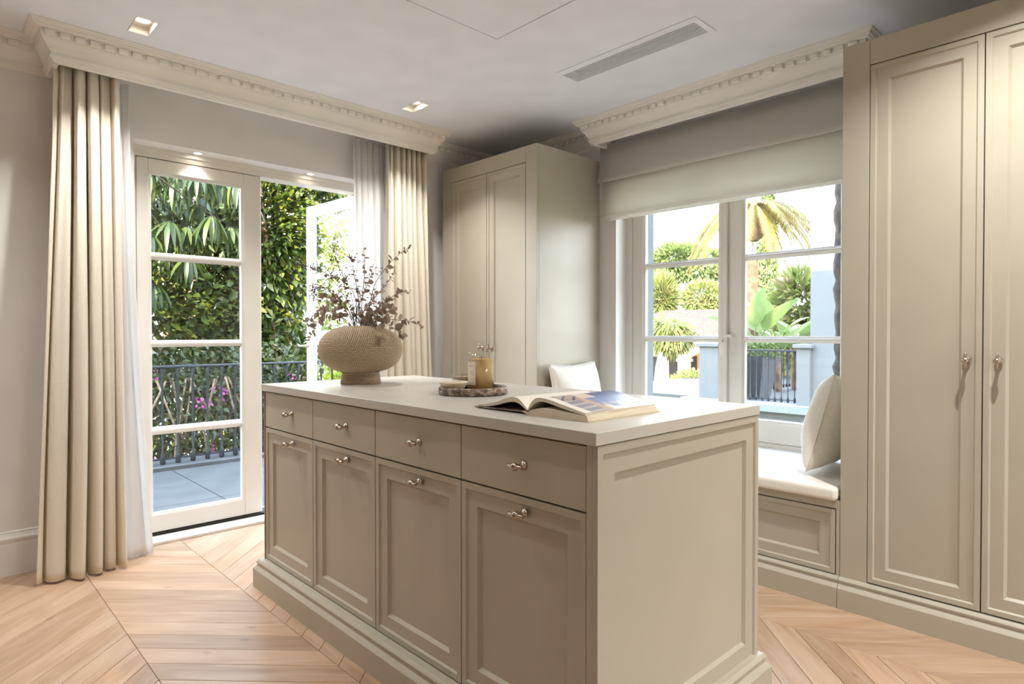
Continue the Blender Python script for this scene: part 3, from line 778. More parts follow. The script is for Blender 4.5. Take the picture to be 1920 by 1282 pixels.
blind_sheet('blind_fold', -2.706, -1.0, [(3.392, 2.425), (3.388, 2.34), (3.378, 2.26), (3.366, 2.20), (3.360, 2.176), (3.364, 2.168), (3.374, 2.172), (3.392, 2.215), (3.400, 2.30), (3.400, 2.425)])
blind_sheet('blind_fold', -2.690, -1.0, [(3.396, 2.235), (3.388, 2.16), (3.376, 2.08), (3.362, 2.0), (3.352, 1.952), (3.350, 1.930), (3.356, 1.920), (3.368, 1.924), (3.392, 1.99), (3.404, 2.10), (3.404, 2.235)], -2.662)
blind_sheet('blind_hem', -2.652, -1.0, [(3.374, 1.945), (3.366, 1.920), (3.366, 1.908), (3.374, 1.904), (3.390, 1.906), (3.396, 1.93), (3.398, 1.945)])

# ---- curtains
def curtain(name, mat, label, top, bot, folds, amp_t, amp_b, z1=2.43, z0=0.012, seed=0, xt=-3.66, xb=-3.56, hem=True, sharp=0.6, tiebend=0.0, group=None, NZ=60, NS=220, lift=0.0):
    """top/bot = (y at left edge, y at right edge); x is the fold direction"""
    rd = np.random.default_rng(seed)
    nf = int(math.ceil(folds))+2
    am = 0.35+0.95*rd.random(nf); wd = 0.35+1.3*rd.random(nf); cum = np.concatenate([[0], np.cumsum(wd)]); cum = cum/cum[-1]
    ph2 = rd.random(nf)*6
    S = np.linspace(0, 1, NS+1); vs = []
    for iz in range(NZ+1):
        a = iz/NZ; z = z1+(z0-z1)*a
        sp = a**0.9
        yl = top[0]+(bot[0]-top[0])*(a**1.15); yr = top[1]+(bot[1]-top[1])*(a**1.6)
        A = amp_t+(amp_b-amp_t)*sp; xc = xt+(xb-xt)*sp
        warp = np.interp(S, np.linspace(0, 1, nf+1), cum)
        mixw = S*(0.75-0.65*a)+warp*(0.25+0.65*a); mixw = mixw+0.045*a*np.sin(2*PI*S+ph2[2])*np.sin(2.6*a+ph2[1])
        ph = mixw*folds*2*PI
        k = np.clip((mixw*folds).astype(int), 0, nf-1)
        kn = np.clip(k+1, 0, nf-1); fr = mixw*folds-k; aa = am[k]*(1-fr)+am[kn]*fr
        base = np.cos(ph); f = np.sign(base)*np.abs(base)**sharp
        f2 = 0.30*(1-a*0.8)*np.cos(ph*2+ph2[0]+1.2*np.sin(3*a))
        x = xc+A*aa*f+A*f2*0.6+0.006*np.sin(5*a+7*S*3)
        lat = 0.38*(yr-yl)/folds*np.sin(ph*1.0+0.7*np.sin(4*a+ph2[1]))*0.55
        y = yl+(yr-yl)*S+lat*np.sin(PI*S)**0.3
        zz = z + (lift*np.clip(-f, 0, 1) if iz == NZ else 0*f)
        vs.append(np.stack([x, y, np.full_like(x, z)+(zz-z)], 1))
    V = np.concatenate(vs); n = NS+1
    fs = [(i*n+j, i*n+j+1, (i+1)*n+j+1, (i+1)*n+j) for i in range(NZ) for j in range(NS)]
    mb = MB(); mb.add(V.tolist(), fs, True)
    o = mb.build(name, mat, at=(float(V[-1, 0]), float((bot[0]+bot[1])/2), z0))
    sol = o.modifiers.new('cloth', 'SOLIDIFY'); sol.thickness = 0.0025
    tag(o, label, 'curtain', group); return o
curtain('linen_curtain', M['linen'], 'cream linen curtain left of the French doors, reaching the floor', (0.470, 0.735), (0.375, 0.725), 5.2, 0.040, 0.075, seed=3, xt=-3.665, xb=-3.555, group='cream linen curtains')
curtain('sheer_curtain', M['sheer'], 'thin white sheer curtain beside the left linen curtain', (0.690, 0.790), (0.72, 0.872), 2.2, 0.018, 0.030, seed=5, xt=-3.735, xb=-3.655, group='white sheer curtains')
curtain('linen_curtain', M['linen'], 'cream linen curtain between the open door and the corner wardrobe', (2.290, 2.590), (2.200, 2.615), 7.0, 0.040, 0.058, seed=9, xt=-3.665, xb=-3.600, group='cream linen curtains')
curtain('sheer_curtain', M['sheer'], 'thin white sheer curtain hanging behind the vase of branches', (2.085, 2.36), (2.075, 2.40), 6.5, 0.018, 0.026, seed=12, xt=-3.735, xb=-3.71, group='white sheer curtains')

# =================================================================== THINGS ON THE ISLAND
cam_f = Vector((-math.sin(YAW)*math.cos(PITCH), math.cos(YAW)*math.cos(PITCH), math.sin(PITCH)))
cam_r = Vector((math.cos(YAW), math.sin(YAW), 0)); cam_u = cam_r.cross(cam_f)
def spot(px, py, depth):
    """back-projects an image pixel to the point at this depth from the camera"""
    return Vector((0, 0, 1.15)) + (cam_f + cam_r*((px-960)/F) - cam_u*((py-638.64)/F))*depth

# ---- vase: every pit is a dent in the surface
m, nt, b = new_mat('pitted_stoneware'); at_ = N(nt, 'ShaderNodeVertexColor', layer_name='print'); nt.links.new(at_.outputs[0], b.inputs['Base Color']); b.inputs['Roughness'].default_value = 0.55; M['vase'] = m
VC = Vector((-2.562, 1.470, IZ))
vase = thing('vase', VC, 'sand coloured pitted stoneware vase on a low foot', 'vase')
def pitted(name, prof, n, step, spacing, pit_r, depth, seed):
    """lathe of a dense profile with rows of pits pressed into it"""
    g = np.random.default_rng(seed); P = np.array(prof); seg = np.hypot(*np.diff(P, axis=0).T); L = np.concatenate([[0], np.cumsum(seg)])
    m_ = int(L[-1]/step); S = np.linspace(0, L[-1], m_+1); r = np.interp(S, L, P[:, 0]); h = np.interp(S, L, P[:, 1])
    dr, dh = np.gradient(r, S), np.gradient(h, S); nr, nh = dh, -dr
    th = np.linspace(0, 2*PI, n, endpoint=False)
    rows = np.arange(spacing*0.4, L[-1]-spacing*0.3, spacing*0.86); pits = []
    for k, s_ in enumerate(rows):
        rr = np.interp(s_, S, r); c = max(3, int(2*PI*rr/spacing)); a = (np.arange(c)+(k % 2)*0.5)/c*2*PI+g.normal(0, 0.09, c)*2*PI/c*0.6
        pits.append(np.stack([np.full(c, s_)+g.normal(0, 0.0007, c), a], 1))
    pits = np.concatenate(pits); V = np.zeros((m_+1, n, 3)); K = np.zeros((m_+1, n))
    for i in range(m_+1):
        near = pits[np.abs(pits[:, 0]-S[i]) < pit_r*1.8]
        d2 = np.full(n, 1.0)
        if len(near):
            da = (th[:, None]-near[None, :, 1]+PI) % (2*PI)-PI
            d2 = ((da*r[i])**2+(near[None, :, 0]-S[i])**2).min(1)
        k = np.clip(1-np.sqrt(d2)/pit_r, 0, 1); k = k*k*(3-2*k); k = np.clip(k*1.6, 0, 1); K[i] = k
        V[i, :, 0] = (r[i]-nr[i]*depth*k)*np.cos(th); V[i, :, 1] = (r[i]-nr[i]*depth*k)*np.sin(th); V[i, :, 2] = h[i]-nh[i]*depth*k
    ii, jj = np.meshgrid(np.arange(m_), np.arange(n), indexing='ij'); j2 = (jj+1) % n
    Q = np.stack([ii*n+jj, ii*n+j2, (ii+1)*n+j2, (ii+1)*n+jj], -1).reshape(-1, 4)
    me = bpy.data.meshes.new(name); nv = (m_+1)*n; nf = len(Q)
    me.vertices.add(nv); me.vertices.foreach_set('co', V.astype('f4').ravel()); me.loops.add(nf*4); me.loops.foreach_set('vertex_index', Q.astype('i4').ravel())
    me.polygons.add(nf); me.polygons.foreach_set('loop_start', np.arange(0, nf*4, 4, dtype='i4')); me.polygons.foreach_set('loop_total', np.full(nf, 4, 'i4'))
    me.polygons.foreach_set('use_smooth', np.ones(nf, bool)); me.update(calc_edges=True)
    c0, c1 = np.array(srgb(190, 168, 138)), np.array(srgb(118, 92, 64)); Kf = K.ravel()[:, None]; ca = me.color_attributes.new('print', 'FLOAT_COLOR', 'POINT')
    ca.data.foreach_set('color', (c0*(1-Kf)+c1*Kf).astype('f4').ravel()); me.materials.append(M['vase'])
    o = bpy.data.objects.new(name, me); COL.objects.link(o); o.parent = vase; return o
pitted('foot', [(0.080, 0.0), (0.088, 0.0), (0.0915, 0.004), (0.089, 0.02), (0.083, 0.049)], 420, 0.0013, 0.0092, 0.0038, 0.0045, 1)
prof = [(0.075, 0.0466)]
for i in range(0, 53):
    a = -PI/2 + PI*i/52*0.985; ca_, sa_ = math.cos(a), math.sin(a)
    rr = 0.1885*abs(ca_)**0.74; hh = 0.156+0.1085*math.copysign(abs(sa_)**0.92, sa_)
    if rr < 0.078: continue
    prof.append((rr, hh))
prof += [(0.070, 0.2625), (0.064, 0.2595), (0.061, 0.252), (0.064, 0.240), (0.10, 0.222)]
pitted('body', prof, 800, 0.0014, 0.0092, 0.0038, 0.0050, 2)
# ---- dried branches
M['dry'] = leafmat('dried_leaf', [srgb(128, 108, 92), srgb(166, 146, 128), srgb(186, 166, 146), srgb(146, 126, 110)], rough=0.7, trans=0.25, source='object')
M['twig'] = noisy('dried_twig', srgb(92, 72, 58), rough=0.8)
M['bud'] = leafmat('dried_bud', [srgb(62, 48, 40), srgb(96, 76, 62), srgb(80, 62, 52)], rough=0.7, trans=0.05)
def leaf_mesh(name, mat, L, W, curl=0.15, fold=0.12, n=6, tip=0.9, droop=0.0):
    """leaf along local +x"""
    vs = []; fs = []
    for i in range(n+1):
        s = i/n; w = W/2*math.sin(PI*min(1, s**tip*0.98+0.01))**0.8
        z = curl*L*(s*s) - droop*L*s*s
        for k, q in enumerate((-1, 0, 1)): vs.append((L*s, w*q, z + (fold*w if q else 0)))
    for i in range(n):
        for k in range(2): a = i*3+k; fs.append((a, a+1, a+4, a+3))
    mb = MB(); mb.add(vs, fs, True); return mb.mesh(name, mat)
EL = [leaf_mesh('leaf', M['dry'], 0.034, 0.024, -0.15, 0.2), leaf_mesh('leaf', M['dry'], 0.030, 0.026, 0.25, 0.15), leaf_mesh('leaf', M['dry'], 0.036, 0.015, -0.3, 0.3)]
def quat_rot(d, twist):
    q = Vector(d).to_track_quat('X', 'Z').to_matrix().to_4x4(); return q @ Matrix.Rotation(twist, 4, 'X')
def bez(pts, n):
    """smooth polyline through points (Catmull-Rom)"""
    P = [Vector(p) for p in pts]; P = [P[0]*2-P[1]] + P + [P[-1]*2-P[-2]]; out = []
    for i in range(1, len(P)-2):
        for k in range(n):
            t = k/n; out.append(0.5*((2*P[i]) + (P[i+1]-P[i-1])*t + (2*P[i-1]-5*P[i]+4*P[i+1]-P[i+2])*t*t + (3*P[i]-P[i-1]-3*P[i+1]+P[i+2])*t**3))
    out.append(P[-2]); return out
VD = (VC + Vector((0, 0, 0.25)) - Vector((0, 0, 1.15))).dot(cam_f)
rb = random.Random(21)
def branch(pix, leaves, label, start=0.35, size=1.0, buds=0, dd=0.0, kind='leaf'):
    """pix: image pixel positions of the stem from the vase mouth outwards"""
    P0 = VC + Vector((rb.uniform(-.03, .03), rb.uniform(-.03, .03), 0.20))
    pts = [P0] + [spot(x, y, VD + dd*(i+1)/len(pix)) for i, (x, y) in enumerate(pix)]
    C = bez(pts, 6); t = thing('dried_branch', P0, label, 'branch', 'dried branches in the vase')
    mb = MB(); mb.tube(C, [0.0020-0.0014*i/(len(C)-1) for i in range(len(C))], 5); mb.build('stem', M['twig'], t)
    L = len(C)-1
    leaves = int(leaves*1.6)
    for k in range(leaves):
        s = start + (1-start)*(k+0.5)/leaves; i = min(int(s*L), L-1); p = C[i].lerp(C[i+1], s*L-i); d = (C[i+1]-C[i]).normalized()
        side = d.cross(Vector((rb.uniform(-1, 1), rb.uniform(-1, 1), rb.uniform(-.6, .6)))).normalized()
        if k % 2: side = -side
        dr = (d*rb.uniform(0.1, 0.7) + side + Vector((0, 0, rb.uniform(-0.5, 0.15)))).normalized()
        sc = 0.92*size*rb.uniform(0.65, 1.15)*(1-0.45*max(0, s-0.7)/0.3)
        me = EL[rb.choice([0, 0, 1, 1, 2])]
        o = bpy.data.objects.new('leaf', me); COL.objects.link(o); o.parent = t
        o.matrix_local = Matrix.Translation(p-P0) @ quat_rot(dr, rb.uniform(-1.4, 1.4)) @ Matrix.Diagonal((sc, sc, sc, 1))
    if buds:
        mb = MB(); tw = MB()
        for k in range(buds):
            s = 0.42+0.58*(k+0.5)/buds; i = min(int(s*L), L-1); p = C[i].lerp(C[i+1], s*L-i); d = (C[i+1]-C[i]).normalized()
            for q in range(2):
                dr = (d*rb.uniform(0.5, 1.2) + Vector((rb.uniform(-1, 1), rb.uniform(-1, 1), rb.uniform(-.7, .9)))).normalized()
                ln = rb.uniform(0.012, 0.04); e = p+dr*ln; tw.tube([p, e], 0.0006, 4)
                ax = dr.cross(Vector((0, 0, 1))).normalized(); nr = dr.cross(ax); w = rb.uniform(0.0022, 0.0036); ll = rb.uniform(0.008, 0.014)
                a = e-dr*0.002; vs = [a, a+dr*ll*.45+ax*w, a+dr*ll*.45+nr*w, a+dr*ll*.45-ax*w, a+dr*ll*.45-nr*w, a+dr*ll]
                mb.add(vs, [(0,2,1),(0,3,2),(0,4,3),(0,1,4),(5,1,2),(5,2,3),(5,3,4),(5,4,1)], True)
        o = mb.build('buds', M['bud'], t); o['kind'] = 'stuff'; q_ = tw.build('bud_stalks', M['twig'], t); q_['kind'] = 'stuff'
    return t
branch([(690, 590), (702, 535), (725, 500), (750, 475), (772, 461)], 13, 'longest dried branch reaching up to the right over the cream curtain', 0.45, 0.9)
branch([(678, 580), (683, 520), (684, 490), (682, 466)], 10, 'upright dried branch in the middle tipped by two small leaves', 0.3, 0.85)
branch([(700, 590), (730, 560), (750, 549), (768, 547)], 12, 'dried branch leaning right towards the curtain folds', 0.25, 0.9, dd=-0.05)
branch([(705, 600), (745, 600), (770, 602), (795, 612)], 12, 'lowest dried branch on the right, drooping past the vase shoulder', 0.3, 0.95, dd=-0.05)
branch([(700, 604), (722, 606), (745, 620), (757, 635)], 16, 'leafy dried branch hanging over the right rim of the vase', 0.15, 1.25, dd=-0.12)
branch([(690, 602), (702, 612), (712, 632), (712, 645)], 14, 'leafy dried branch hanging over the front rim of the vase', 0.2, 1.25, dd=-0.16)
branch([(640, 595), (610, 575), (590, 590), (575, 606)], 15, 'dried branch arching left with round leaves before the door', 0.3, 1.15, dd=0.05)
branch([(650, 600), (608, 590), (592, 612), (578, 642)], 11, 'dried branch drooping left beside the open door leaf', 0.4, 1.05, dd=-0.04)
branch([(655, 585), (628, 560), (605, 558), (596, 566)], 13, 'short dried branch with broad round leaves left of centre', 0.25, 1.2, dd=0.06)
branch([(668, 575), (660, 545), (640, 525), (622, 515)], 8, 'dark budded dried branch leaning left above the vase', 0.3, 0.7, buds=22, dd=0.03)
branch([(655, 570), (620, 520), (590, 505), (566, 497)], 3, 'dark budded dried spray reaching far left', 0.3, 0.7, buds=34, dd=0.08)
branch([(660, 560), (640, 510), (630, 485), (627, 462)], 2, 'dark budded dried spray standing up before the open door pane', 0.3, 0.7, buds=30, dd=0.1)
branch([(650, 575), (615, 545), (595, 540), (584, 552)], 2, 'dark budded dried spray curling left at mid height', 0.3, 0.7, buds=30, dd=-0.02)
branch([(672, 560), (664, 515), (658, 488), (660, 484)], 6, 'dried branch with small leaves before the dark door edge', 0.3, 0.8, buds=14, dd=-0.03)
branch([(688, 585), (705, 555), (728, 528), (742, 505)], 9, 'thin dried branch between the tall one and the curtain', 0.35, 0.85, buds=4, dd=0.05)
branch([(680, 590), (690, 570), (700, 556), (703, 540)], 14, 'bushy dried branch at the heart of the bunch', 0.15, 1.1, dd=-0.08)
branch([(668, 592), (670, 575), (676, 558), (672, 540)], 12, 'bushy dried branch at the back of the bunch', 0.15, 1.05, dd=0.06)
branch([(695, 600), (715, 592), (732, 580), (740, 575)], 14, 'bushy dried branch spreading over the right shoulder of the vase', 0.15, 1.15, dd=-0.1)
branch([(655, 592), (640, 572), (630, 560), (622, 552)], 12, 'bushy dried branch left of the heart of the bunch', 0.2, 1.0, buds=8, dd=-0.05)
branch([(660, 590), (650, 560), (645, 540), (650, 522)], 12, 'upright bushy dried branch left of the middle', 0.2, 0.95, buds=10, dd=0.02)
branch([(682, 598), (690, 592), (704, 585), (716, 565)], 13, 'short bushy dried branch right of the middle', 0.15, 1.1, dd=-0.06)
branch([(648, 600), (628, 592), (612, 580), (604, 590)], 11, 'short dried branch resting on the left rim of the vase', 0.25, 1.1, dd=-0.08)
branch([(690, 596), (712, 575), (730, 565), (744, 556)], 11, 'dried branch with pale leaves before the sheer curtain', 0.25, 1.0, dd=0.02)
branch([(672, 585), (684, 545), (694, 520), (700, 498)], 8, 'slender dried branch with small leaves before the sheer curtain', 0.35, 0.8, buds=6, dd=0.04)

# ---- tray
m, nt, b = new_mat('brown_marble')
tc = N(nt, 'ShaderNodeTexCoord'); n1 = N(nt, 'ShaderNodeTexNoise'); n1.inputs['Scale'].default_value = 26; n1.inputs['Detail'].default_value = 8; n1.inputs['Distortion'].default_value = 1.6
nt.links.new(tc.outputs['Object'], n1.inputs['Vector'])
r_ = ramp(nt, [(0.30, srgb(62, 50, 42)), (0.47, srgb(104, 88, 74)), (0.58, srgb(134, 116, 98)), (0.70, srgb(196, 178, 154))]); nt.links.new(n1.outputs[0], r_.inputs[0])
nt.links.new(r_.outputs[0], b.inputs['Base Color']); b.inputs['Roughness'].default_value = 0.16; M['marble'] = m
TC = Vector((-1.821, 1.520, IZ))
mb = MB(); mb.lathe([(0, 0.002), (0.120, 0.002), (0.124, 0.0), (0.1295, 0.004), (0.1305, 0.014), (0.1295, 0.026), (0.126, 0.029), (0.119, 0.029), (0.1165, 0.026), (0.115, 0.013), (0.110, 0.0105), (0, 0.0105)], TC, 72)
o = mb.build('tray', M['marble'], at=TC); tag(o, 'round brown marble tray on the island top', 'tray')
TZ = IZ+0.011
M['jar'] = thin_glass('jar_glass', (0.97, 0.97, 0.96, 1), 1.3)
def wax(name, a, b_):
    m, nt, b = new_mat(name); tc = N(nt, 'ShaderNodeTexCoord'); n1 = N(nt, 'ShaderNodeTexNoise'); n1.inputs['Scale'].default_value = 9
    nt.links.new(tc.outputs['Object'], n1.inputs['Vector']); r_ = ramp(nt, [(0.35, a), (0.65, b_)]); nt.links.new(n1.outputs[0], r_.inputs[0]); nt.links.new(r_.outputs[0], b.inputs['Base Color'])
    b.inputs['Roughness'].default_value = 0.4; b.inputs['Subsurface Weight'].default_value = 0.25; b.inputs['Subsurface Radius'].default_value = (0.02, 0.012, 0.006); return m
M['wax_gold'] = wax('honey_wax', srgb(252, 218, 152), srgb(242, 200, 130)); M['wax_white'] = wax('pale_wax', srgb(226, 208, 182), srgb(216, 196, 168))
def ray_at(px, D): a = YAW + math.atan((960-px)/F); return Vector((-math.sin(a)*D, math.cos(a)*D, 0))
def candle(px, D, r, h, waxh, waxm, label, big):
    c = ray_at(px, D); c.z = TZ
    t = thing('candle_jar', c, label, 'candle')
    mb = MB(); mb.lathe([(0, 0), (r-0.003, 0), (r, 0.003), (r, h-0.0015), (r-0.0015, h), (r-0.003, h-0.0015), (r-0.003, 0.008), (0, 0.008)], c, 48); mb.build('glass_jar', M['jar'], t)
    rw_ = r-0.0042
    mb = MB(); mb.lathe([(0, 0.009), (rw_-0.001, 0.009), (rw_, 0.010), (rw_, waxh+0.002), (rw_-0.004, waxh), (0, waxh-0.001)], c, 48); mb.build('wax', waxm, t)
    mb = MB(); mb.tube([c+Vector((0, 0, waxh-0.002)), c+Vector((0.001, 0, waxh+0.006)), c+Vector((0.003, 0, waxh+0.010))], 0.0012, 6); mb.build('wick', M['twig'], t)
    # paper label, printed
    th0 = math.atan2(-c.y, -c.x)              # towards the camera
    half = 0.46 if big else 0.5; ctr = th0-0.86 if big else th0-0.85
    z0, z1 = (0.022, 0.112) if big else (0.010, 0.040)
    nu, nv = 60, 110; rl = r+0.0004; me = bpy.data.meshes.new('paper_label')
    vs = []; fs = []
    for j in range(nv+1):
        for i in range(nu+1):
            a = ctr + half*(-1+2*i/nu); vs.append((math.cos(a)*rl, math.sin(a)*rl, z0+(z1-z0)*j/nv))
    for j in range(nv):
        for i in range(nu): a = j*(nu+1)+i; fs.append((a, a+1, a+nu+2, a+nu+1))
    me.from_pydata(vs, [], fs); ca = me.color_attributes.new('print', 'FLOAT_COLOR', 'CORNER')
    paper, ink, grey = srgb(238, 228, 204), srgb(96, 86, 74), srgb(168, 156, 134)
    lr = random.Random(4); cols = []
    rowsT = {}
    def text(v0, v1, u0, u1, colr, gap=0.35):
        for j in range(int(v0*nv), int(v1*nv)):
            for i in range(int(u0*nu), int(u1*nu)):
                if (i*7919 + j*31) % 10 > gap*10*(0.6): rowsT[(i, j)] = colr
    if big:
        text(0.800, 0.825, 0.12, 0.80, ink, 0.2); text(0.755, 0.770, 0.12, 0.55, grey)
        for q, e in ((0.60, 0.46), (0.565, 0.54), (0.53, 0.58), (0.495, 0.52), (0.46, 0.44), (0.425, 0.38)): text(q, q+0.014, 0.16, e, grey)
        text(0.245, 0.258, 0.14, 0.42, grey); text(0.085, 0.100, 0.10, 0.72, ink, 0.3)
        for j in range(nv):
            for i in range(nu):
                if (i in (2, nu-3) and 3 <= j < nv-3) or (j in (3, nv-4) and 2 <= i < nu-2): rowsT[(i, j)] = grey
    else:
        text(0.55, 0.66, 0.15, 0.85, ink, 0.2)
    arr = np.empty((nu*nv*4, 4), 'f4'); k = 0
    for j in range(nv):
        for i in range(nu):
            arr[k:k+4] = rowsT.get((nu-1-i, j), paper); k += 4
    ca.data.foreach_set('color', arr.ravel())
    me.materials.append(M['print']); o = bpy.data.objects.new('paper_label', me); COL.objects.link(o); o.parent = t
    return t
M['print'] = vcol('printed_paper', 0.6, 0.3); M['glossy_print'] = vcol('glossy_page', 0.28, 0.5)
candle(902, 2.405, 0.0515, 0.146, 0.118, M['wax_gold'], 'large glass candle jar with honey wax and paper label', True)
candle(866, 2.475, 0.039, 0.060, 0.046, M['wax_white'], 'small glass candle jar behind the cream bowl', False)
c = ray_at(850.5, 2.345); c.z = TZ
mb = MB(); mb.lathe([(0, 0.001), (0.030, 0.0), (0.033, 0.002), (0.0535, 0.032), (0.0545, 0.036), (0.053, 0.0375), (0.050, 0.035), (0.032, 0.008), (0, 0.006)], c, 56)
o = mb.build('bowl', noisy('cream_ceramic', srgb(226, 212, 188), rough=0.32), at=c); tag(o, 'small cream ceramic bowl on the marble tray', 'bowl')

# ---- open book
BK = thing('open_book', (-1.25, 1.40, IZ), 'open picture book with a blue photograph on its page', 'book')
M['paper'] = noisy('page_edges', srgb(226, 214, 194), srgb(206, 192, 170), scale=3, rough=0.7)
n_ = M['paper'].node_tree; mp = N(n_, 'ShaderNodeMapping'); mp.inputs['Scale'].default_value = (4, 4, 420)
tcn = [q for q in n_.nodes if q.bl_idname == 'ShaderNodeTexCoord'][0]; nn = [q for q in n_.nodes if q.bl_idname == 'ShaderNodeTexNoise'][0]
n_.links.new(tcn.outputs['Object'], mp.inputs[0]); n_.links.new(mp.outputs[0], nn.inputs['Vector'])
M['cover'] = noisy('book_cover', srgb(96, 84, 76), srgb(168, 150, 130), scale=60, rough=0.5); M['cover_pale'] = noisy('book_cover_pale', srgb(222, 206, 178), rough=0.5)
BY0, BY1 = 1.245, 1.560
def slab_xz(name, poly, mat, y0=BY0, y1=BY1, smooth=False):
    mb = MB(); mb.prism([(p[0], p[1]) for p in poly], (0, y0, 0), (1, 0, 0), (0, 0, 1), (0, 1, 0), y1-y0, smooth); return mb.build(name, mat, BK)
def cr(pts, n=6): return [(p.x, p.z) for p in bez([Vector((a, 0, b)) for a, b in pts], n)]
RT = cr([(-1.2515, .934), (-1.236, .957), (-1.212, .970), (-1.168, .968), (-1.109, .956), (-1.041, .943)])
RU = cr([(-1.2500, .932), (-1.230, .950), (-1.205, .961), (-1.165, .958), (-1.11, .947), (-1.041, .9375)])
slab_xz('raised_pages', RT + RU[::-1], M['paper'])
RL = cr([(-1.247, .930), (-1.229, .937), (-1.185, .9445), (-1.11, .941), (-1.036, .937)])
slab_xz('page_block', RL + [(-1.031, .9250), (-1.247, .9250)], M['paper'])
LT = cr([(-1.2525, .934), (-1.268, .948), (-1.288, .961), (-1.311, .965), (-1.345, .958), (-1.385, .945), (-1.43, .935), (-1.466, .9305)])
LU = cr([(-1.255, .931), (-1.268, .939), (-1.288, .9485), (-1.311, .952), (-1.345, .947), (-1.385, .936), (-1.43, .9285), (-1.467, .9265)])
slab_xz('raised_pages', (LT + LU[::-1])[::-1], M['paper'])
slab_xz('book_cover', [(-1.246, .9213), (-1.026, .9213), (-1.026, .9247), (-1.246, .9247)], M['cover_pale'], BY0-0.004, BY1+0.004)
slab_xz('book_cover', [(-1.480, .9235), (-1.268, .9262), (-1.268, .9287), (-1.480, .9262)], M['cover'], BY0-0.004, BY1+0.004)
slab_xz('spine', [(-1.2465, .9214), (-1.2440, .9240), (-1.2670, .9300), (-1.2690, .9270)], M['cover_pale'], BY0-0.004, BY1+0.004)
def page(name, curve, fn, lift=0.0006, NU=90, NV=110):
    xs = np.array([p[0] for p in curve]); zs = np.array([p[1] for p in curve]); L = np.concatenate([[0], np.cumsum(np.hypot(np.diff(xs), np.diff(zs)))]); L /= L[-1]
    me = bpy.data.meshes.new(name); vs = []; fs = []; w = wloc(BK)
    for j in range(NV+1):
        for i in range(NU+1):
            s = i/NU; vs.append((float(np.interp(s, L, xs))-w.x, BY0+(BY1-BY0)*j/NV-w.y, float(np.interp(s, L, zs))+lift-w.z))
    flip = curve[-1][0] < curve[0][0]
    for j in range(NV):
        for i in range(NU):
            a = j*(NU+1)+i; f = (a, a+1, a+NU+2, a+NU+1); fs.append(f[::-1] if flip else f)
    me.from_pydata(vs, [], fs); me.polygons.foreach_set('use_smooth', [True]*len(fs))
    ca = me.color_attributes.new('print', 'FLOAT_COLOR', 'POINT'); arr = np.array([fn(i/NU, j/NV) for j in range(NV+1) for i in range(NU+1)], 'f4')
    ca.data.foreach_set('color', arr.ravel()); me.materials.append(M['glossy_print'])
    o = bpy.data.objects.new(name, me); COL.objects.link(o); o.parent = BK; return o
def lerp4(a, b, t): return tuple(a[i]+(b[i]-a[i])*t for i in range(4))
WHITE = srgb(240, 232, 222)
def photo(s, t):
    if t < 0.10: return WHITE
    u = (t-0.10)/0.90                                     # along the picture, away from the near edge
    c = lerp4(srgb(88, 102, 148), srgb(150, 172, 212), min(1, max(0, (s-0.25)*1.4)))     # sea and sky
    if s > 0.80: c = srgb(214, 208, 208)                  # pale houses along the bottom
    if 0.80 < s < 0.90 and (0.25 < u < 0.34 or 0.45 < u < 0.58): c = srgb(120, 134, 172)
    if 0.72 < s <= 0.80 and 0.30 < u < 0.75: c = srgb(190, 186, 190) if int(u*26) % 3 else srgb(140, 146, 172)
    if u < 0.30:
        if s > 0.55: c = srgb(146, 146, 162) if int(s*22+u*3) % 3 else srgb(196, 187, 182)
        elif s > 0.30: c = srgb(172, 154, 146) if int((s+u)*24) % 4 else srgb(92, 88, 108)
        else: c = srgb(206, 192, 180)
    if 0.45 < s < 0.98 and 0.20+0.05*s < u < 0.30+0.06*s: c = srgb(198, 170, 156) if 0.24 < u else srgb(164, 132, 118)
    if 0.28 < s < 0.52 and 0.30 < u < 0.52: c = srgb(220, 206, 194)
    if s < 0.28:
        c = srgb(196, 182, 172) if (int(s*40)+int(u*14)) % 3 else srgb(150, 140, 140)
        if u > 0.75: c = srgb(110, 118, 140)
    return c
page('photo_page', RT, photo)
page('text_page', LT, lambda s, t: WHITE if s < 0.93 or t < 0.4 else srgb(120, 112, 118))

# =================================================================== OUTSIDE, THROUGH THE FRENCH DOORS
def at(px, py, ax, val):
    d = cam_f + cam_r*((px-960)/F) - cam_u*((py-638.64)/F); k = 'xyz'.index(ax); o = (0, 0, 1.15)
    return Vector((0, 0, 1.15)) + d*((val-o[k])/d[k])
M['stone'] = noisy('grey_terrace_stone', srgb(78, 80, 79), srgb(68, 70, 70), scale=4, rough=0.6, bump=0.05, bscale=120)
M['iron'] = noisy('dark_iron', srgb(36, 40, 46), rough=0.45)
BZ = -0.05; RX = -6.15
mb = MB(); mb.box(-6.40, -3.0, BZ-0.25, WX-0.36, 6.0, BZ-0.012)
balc = mb.build('balcony_floor', M['stone'], at=(-5.2, 1.5, BZ)); tag(balc, 'grey stone balcony floor outside the French doors', 'balcony', kind='structure')
tm = MB(); tm.bbox(0.003, 0.003, -0.012, 0.605, 0.895, 0, 0.002); tme = tm.mesh('tile', M['stone'])
for i in range(3):
    for j in range(7): place('tile', tme, balc, (-6.02+0.61*i+5.2, -2.0+0.9*j-1.5, 0))
mb = MB(); mb.bbox(-6.40, -3.0, BZ-0.012, -6.03, 6.0, BZ+0.035, 0.006); mb.build('kerb', M['stone'], balc)
rail = thing('balcony_railing', (RX, 2.0, BZ+0.035), 'dark iron balcony railing in front of the hedge', 'railing')
mb = MB(); mb.bbox(RX-0.028, -2.8, 0.842, RX+0.028, 5.6, 0.862, 0.004); mb.build('top_rail', M['iron'], rail)
